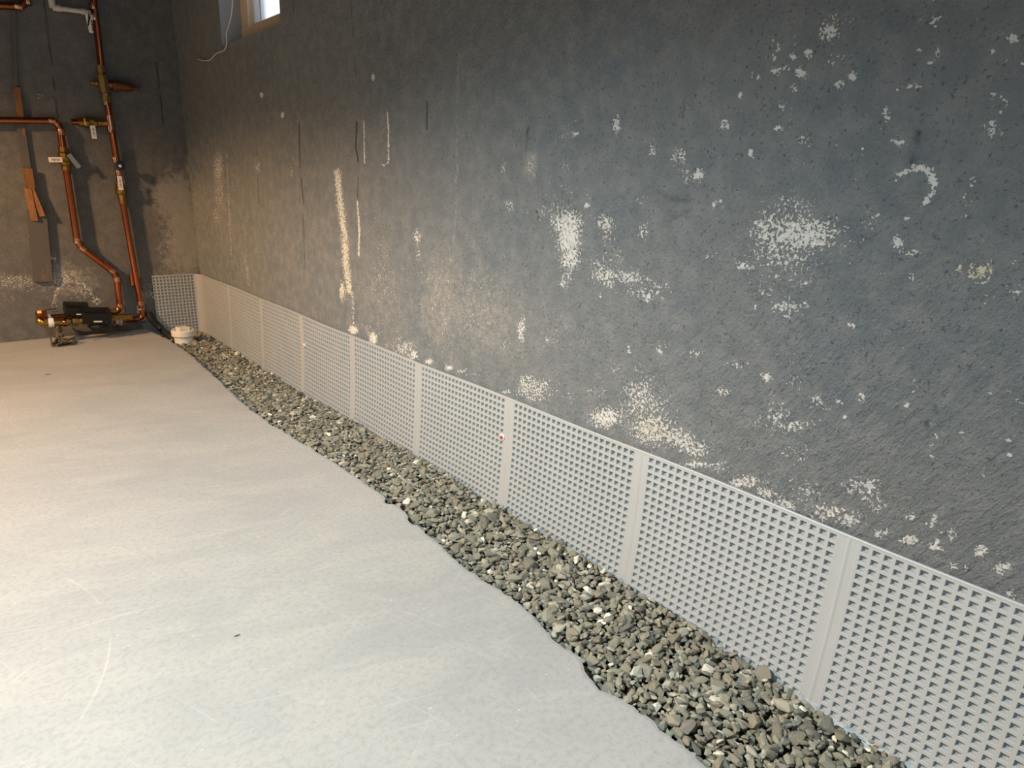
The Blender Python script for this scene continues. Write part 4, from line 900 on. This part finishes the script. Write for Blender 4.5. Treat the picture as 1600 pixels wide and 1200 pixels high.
# -- white plastic pipe with its tag
wp = [(0.6091,4.041,1.691), (0.5977,4.041,1.603), (0.6141,4.041,1.594), (0.753,4.041,1.6)]
wpo = thing('plastic_pipe', tuple(wp[2]), 'thin off-white plastic pipe with an elbow at the top of the back wall', 'pipe')
q = MB(); q.tube([wp[0], wp[1], wp[2], wp[3]], .011, 12, .012); q.build('pipe', M['pipegrey'], wpo)
joint(wpo, (0.5993,4.041,1.614), (0, 0, 1), .0125, .05, 'pipegrey', 'fitting'); joint(wpo, (0.6153,4.041,1.594), dirv(wp[2], wp[3]), .0125, .035, 'pipegrey', 'fitting'); joint(wpo, (0.7262,4.041,1.599), dirv(wp[2], wp[3]), .0125, .02, 'pipegrey', 'fitting')
ta = thing('paper_tag', (0.7368,3.973,1.581), 'white paper tag hanging on the tall copper pipe near the ceiling', 'tag')
q = MB(); qv = [Vector((0.7177,3.973,1.576)), Vector((0.7484,3.973,1.579)), Vector((0.7474,4.003,1.503)), Vector((0.7301,4.003,1.504))]
q.add(qv + [p_ + Vector((0, .0015, 0)) for p_ in qv], [(0, 1, 2, 3), (7, 6, 5, 4), (0, 4, 5, 1), (1, 5, 6, 2), (2, 6, 7, 3), (3, 7, 4, 0)])
q.build('card', M['paper'], ta)
q = MB()
for k in range(8):
    A_ = Vector((0.7394,3.972,1.556)).lerp(Vector((0.7389,3.977,1.512)), k / 7.5)
    q.bar(A_, A_ + Vector((.004 + .003 * (k % 2), 0, -.005)), .003 + .003 * ((k * 3) % 2), .0008)
q.build('lettering', M['ink'], ta)
q = MB(); q.tube([(0.7339,3.968,1.585), (0.728,3.968,1.551), (0.7217,3.969,1.522), (0.7376,3.967,1.574)], .0022, 6, .01); q.build('tie', M['black'], ta)

# -- furring strip with splintered lower end
fs = thing('furring_strip', (0.3732,4.073,0.2986), 'grey painted wooden strip with bare splintered wood, left of the copper pipes', 'board')
q = MB(); q.bar((0.4732,4.066,1.76), (0.4024,4.066,1.213), .016, .012); q.bar((0.4024,4.066,1.213), (0.3998,4.066,1.091), .032, .013); q.bar((0.3958,4.066,1.065), (0.3911,4.066,0.841), .034, .012)
q.build('upper_strip', M['board'], fs)
q = MB(); q.bar((0.4083,4.057,1.224), (0.4027,4.057,1.091), .026, .005, (0, 1, 0), .001); q.bar((0.3916,4.049,0.8562), (0.3902,4.047,0.7629), .040, .010, (0, 1, 0), .001)
q.build('bare_patch', M['rawwood'], fs, 'bare orange wood')
q = MB(); q.bar((0.3803,4.051,0.7625), (0.385,4.047,0.606), .030, .012, (.3, 1, 0), .001); q.build('splinter', M['rawwood'], fs, 'bare orange splinter')
q = MB(); q.bar((0.3943,4.049,0.763), (0.4205,4.041,0.6283), .024, .010, (.3, 1, 0), .001); q.build('splinter', M['rawwood'], fs, 'bare orange splinter')
q = MB(); q.bar((0.3972,4.061,0.652), (0.3748,4.061,0.3001), .085, .022, (0, 1, 0), .002); q.build('lower_board', M['board'], fs)

# -- low brass manifold with two black actuators
mf = thing('valve_manifold', (0.4988,3.953,0.036), 'low brass valve manifold with two black boxes on the floor by the back wall', 'valve')
fa, fb = (0.3402,3.923,0.1153), (0.7288,3.953,0.0826)
q = MB(); q.tube([(0.3352,3.973,0.1515), (0.3235,3.923,0.1187), (0.3452,3.923,0.1131), (0.4309,3.923,0.1056)], .021, 16, .035); q.build('front_pipe', M['brass'], mf)
q = MB(); q.tube([(0.3597,3.983,0.1274), (0.4986,3.983,0.127)], .014, 14); q.build('rear_pipe', M['copper'], mf)
q = MB(); q.lathe((0.3349,3.963,0.1665), (0, -.25, -1), [(0, 0), (0, .022), (.012, .025), (.02, .025), (.02, .02), (.05, .02)], 8, False); q.build('plug', M['copper'], mf)
joint(mf, (0.3315,3.923,0.1278), (-.6, -.6, 0), .022, .02, 'copper'); joint(mf, (0.4228,3.923,0.1065), (1, 0, 0), .022, .016, 'copper')
for pp, w_ in (((0.365,3.923,0.111), .024),): 
    q = MB(); ring(q, pp, (1, 0, 0), .0215, w_); q.build('pipe_clip', M['white'], mf, 'white plastic clip')
q = MB(); q.lathe(Vector((0.3665,3.973,0.1301)) - Vector((.006, 0, 0)), (1, 0, 0), [(0, .015), (0, .019), (.012, .019), (.012, .015)], 14); q.build('pipe_clip', M['white'], mf, 'white plastic clip')
q = MB(); q.lathe((0.4282,3.923,0.1059), (1, 0, 0), [(0, .024), (.012, .024), (.012, .018), (.03, .018), (.03, .025), (.05, .025), (.05, .019), (.075, .019), (.075, .026), (.10, .028), (.16, .03), (.19, .024), (.2, .018), (.30, .017)], 8, False)
q.build('valve_body', M['brass'], mf)
q = MB(); q.lathe((0.4495,3.973,0.1302), (1, -.02, 0), [(0, .016), (.03, .020), (.05, .026), (.12, .026), (.14, .018), (.22, .018)], 8, False)
q.build('valve_body', M['brass'], mf)
q = MB(); q.tube([(0.6428,3.933,0.0864), (0.7478,3.973,0.0752), Vector((0.7082,3.993,0.0758)) ], .0145, 14); q.build('outlet_pipe', M['copper'], mf)
q = MB(); q.lathe((0.6418,3.928,0.0857), (1, .1, 0), [(0, .018), (.004, .026), (.014, .026), (.016, .021), (.022, .021), (.024, .026), (.034, .026), (.036, .016)], 10); q.build('union_nut', M['steel'], mf)
def actuator(c, w, h, d, tilt, lab):
    R_ = Matrix.Rotation(tilt, 3, 'Y') @ Matrix.Rotation(.32, 3, 'X')
    q = MB(); q.box(c, (w, d, h), R_, .006)
    q.box(Vector(c) + R_ @ Vector((0, 0, h * .52)), (w * .96, d * .9, h * .14), R_, .004)
    q.box(Vector(c) + R_ @ Vector((-.1 * w, -d * .1, h * .64)), (w * .7, d * .5, h * .12), R_, .004)
    a_ = q.build('actuator', M['black'], mf, 'black plastic actuator box')
    q = MB(); q.box(Vector(c) + R_ @ Vector((lab * w, -d * .505, -.22 * h)), (w * .28, .002, h * .13), R_); q.build('sticker', M['white'], a_, 'white sticker')
actuator(Vector((0.4838,3.943,0.1658)), .108, .046, .075, .12, .10)
actuator(Vector((0.5614,3.908,0.1287)), .132, .060, .075, .10, .02)
q = MB(); q.lathe((0.5651,3.923,0.093), (0, 0, -1), [(0, .034), (.008, .034), (.008, .046), (.022, .048), (.030, .040), (.045, .030), (.05, 0)], 16); q.build('lower_cap', M['black'], mf, 'round black lower cap')
q = MB(); q.tube([(0.452,3.903,0.1188), (0.4433,3.883,0.0965), (0.4521,3.873,0.0706), (0.4844,3.883,0.0514), (0.5351,3.903,0.0449)], .0035, 8, .03)
q.build('wire', M['black'], mf, 'black wire')
q = MB(); q.tube([(0.5978,3.883,0.1071), (0.6121,3.873,0.0729), (0.637,3.893,0.0524), (0.6556,3.913,0.0746)], .0045, 8, .02); q.build('wire', M['black'], mf, 'black wire')
q = MB(); q.tube([(0.3925,3.923,0.1047), (0.3834,3.903,0.0493), (0.3757,3.873,0.0128)], [.013, .011, .012], 12)
q.lathe((0.3882,3.913,0.0837), (0, 0, -1), [(0, .012), (0, .018), (.02, .018), (.02, .012)], 8, False)
q.tube([(0.3835,3.903,0.0594), (0.3984,3.863,0.0488)], .008, 8); q.build('drain_tap', M['grime'], mf, 'grimy drain tap')
q = MB(); rr = random.Random(3)
c0 = Vector((0.3957,3.873,0.0203))
for k in range(12):
    pts = [c0 + Vector((rr.uniform(-.055, .06), rr.uniform(-.05, .02), rr.uniform(-.035, .02))) for _ in range(4)]
    for p_ in pts: p_.z = max(p_.z, .005)
    q.tube(pts, rr.uniform(.003, .0055), 6, .03)
tang = thing('wire_tangle', (c0.x, c0.y, 0), 'dark tangle of dirty wire hanging under the brass manifold', 'wire')
q.build('strand', M['grime'], tang)
# thin wire hook above the plug
q = MB(); q.tube([(0.3475,4.013,0.1501), (0.3608,4.023,0.1589), (0.41,4.043,0.1594)], .0022, 6); q.build('wire_hook', M['copper'], mf)

# -- black hose lying from the foot of the riser into the trench
hp = [(0.8353,4.053,0.0963), (0.8453,4.043,0.0599), (0.8909,4.042,-0.005), (0.8968,3.885,-0.02), (0.917,3.843,-0.04)]
ho = thing('drain_hose', tuple(hp[2]), 'black hose from the back wall foot into the gravel by the white cleanout', 'hose')
q = MB(); q.tube(hp, .019, 14, .05); q.build('hose', M['rubber'], ho)

# -- white cleanout standing in the gravel
co = Vector((.945, 3.80, -.03))
cl = thing('drain_cleanout', tuple(co), 'white plastic drain cleanout with a square plug standing in the far gravel', 'cleanout')
def at(dz): return co + Vector((0, 0, dz))
q = MB(); q.lathe(at(-.05), (0, 0, 1), [(0, .048), (.068, .048), (.068, .050), (.078, .050)], 32); q.build('pipe', M['pvc'], cl)
q = MB(); q.lathe(at(.026), (0, 0, 1), [(0, .050), (.003, .052), (.004, .060), (.032, .060), (.036, .056), (.036, .046), (.026, .044), (.026, 0)], 32); q.build('collar', M['pvc'], cl)
q = MB(); R_ = Matrix.Rotation(.15, 3, 'Z')
q.box(at(.062), (.056, .056, .030), R_, .004); q.lathe(at(.050), (0, 0, 1), [(0, .044), (.004, .043), (.004, 0)], 28)
q.build('plug', M['pvc'], cl)

# ------------------------------------------------------------------ small things
cb = thing('white_cable', (1.129,3.397,1.401), 'thin white cable dangling below the left side of the window', 'cable')
q = MB(); q.tube([(1.121,3.114,1.675), (1.121,3.126,1.581), (1.121,3.151,1.531), (1.121,3.203,1.489), (1.129,3.264,1.473), (1.131,3.265,1.432), (1.131,3.296,1.409), (1.131,3.429,1.408), (1.131,3.509,1.389), (1.131,3.614,1.396), (1.131,3.699,1.414)], .0028, 8, .03)
q.build('cable', M['cable'], cb)
def debris(name, p, r, m, label, cat, flat=.5):
    v0, f0 = variants[rr.randrange(NV)]
    V_ = v0 * np.array([r, r * .7, r * flat]); V_[:, 2] -= V_[:, 2].min()
    V_ = V_ + np.array(p)
    o = mesh_np(name, V_, f0, m); o['label'] = label; o['category'] = cat
    color_attr(o.data, 'tint', np.tile(np.array((.10, .09, .08)), (len(v0), 1)))
    return o
debris('pebble', (0.3144,1.124,0), .006, M['stone'], 'tiny dark pebble alone on the pale floor in the foreground', 'pebble')
debris('dry_leaf', (0.2685,3.324,0), .013, M['leaf'], 'small dark leaf scrap on the floor near the manifold', 'leaf', .15)
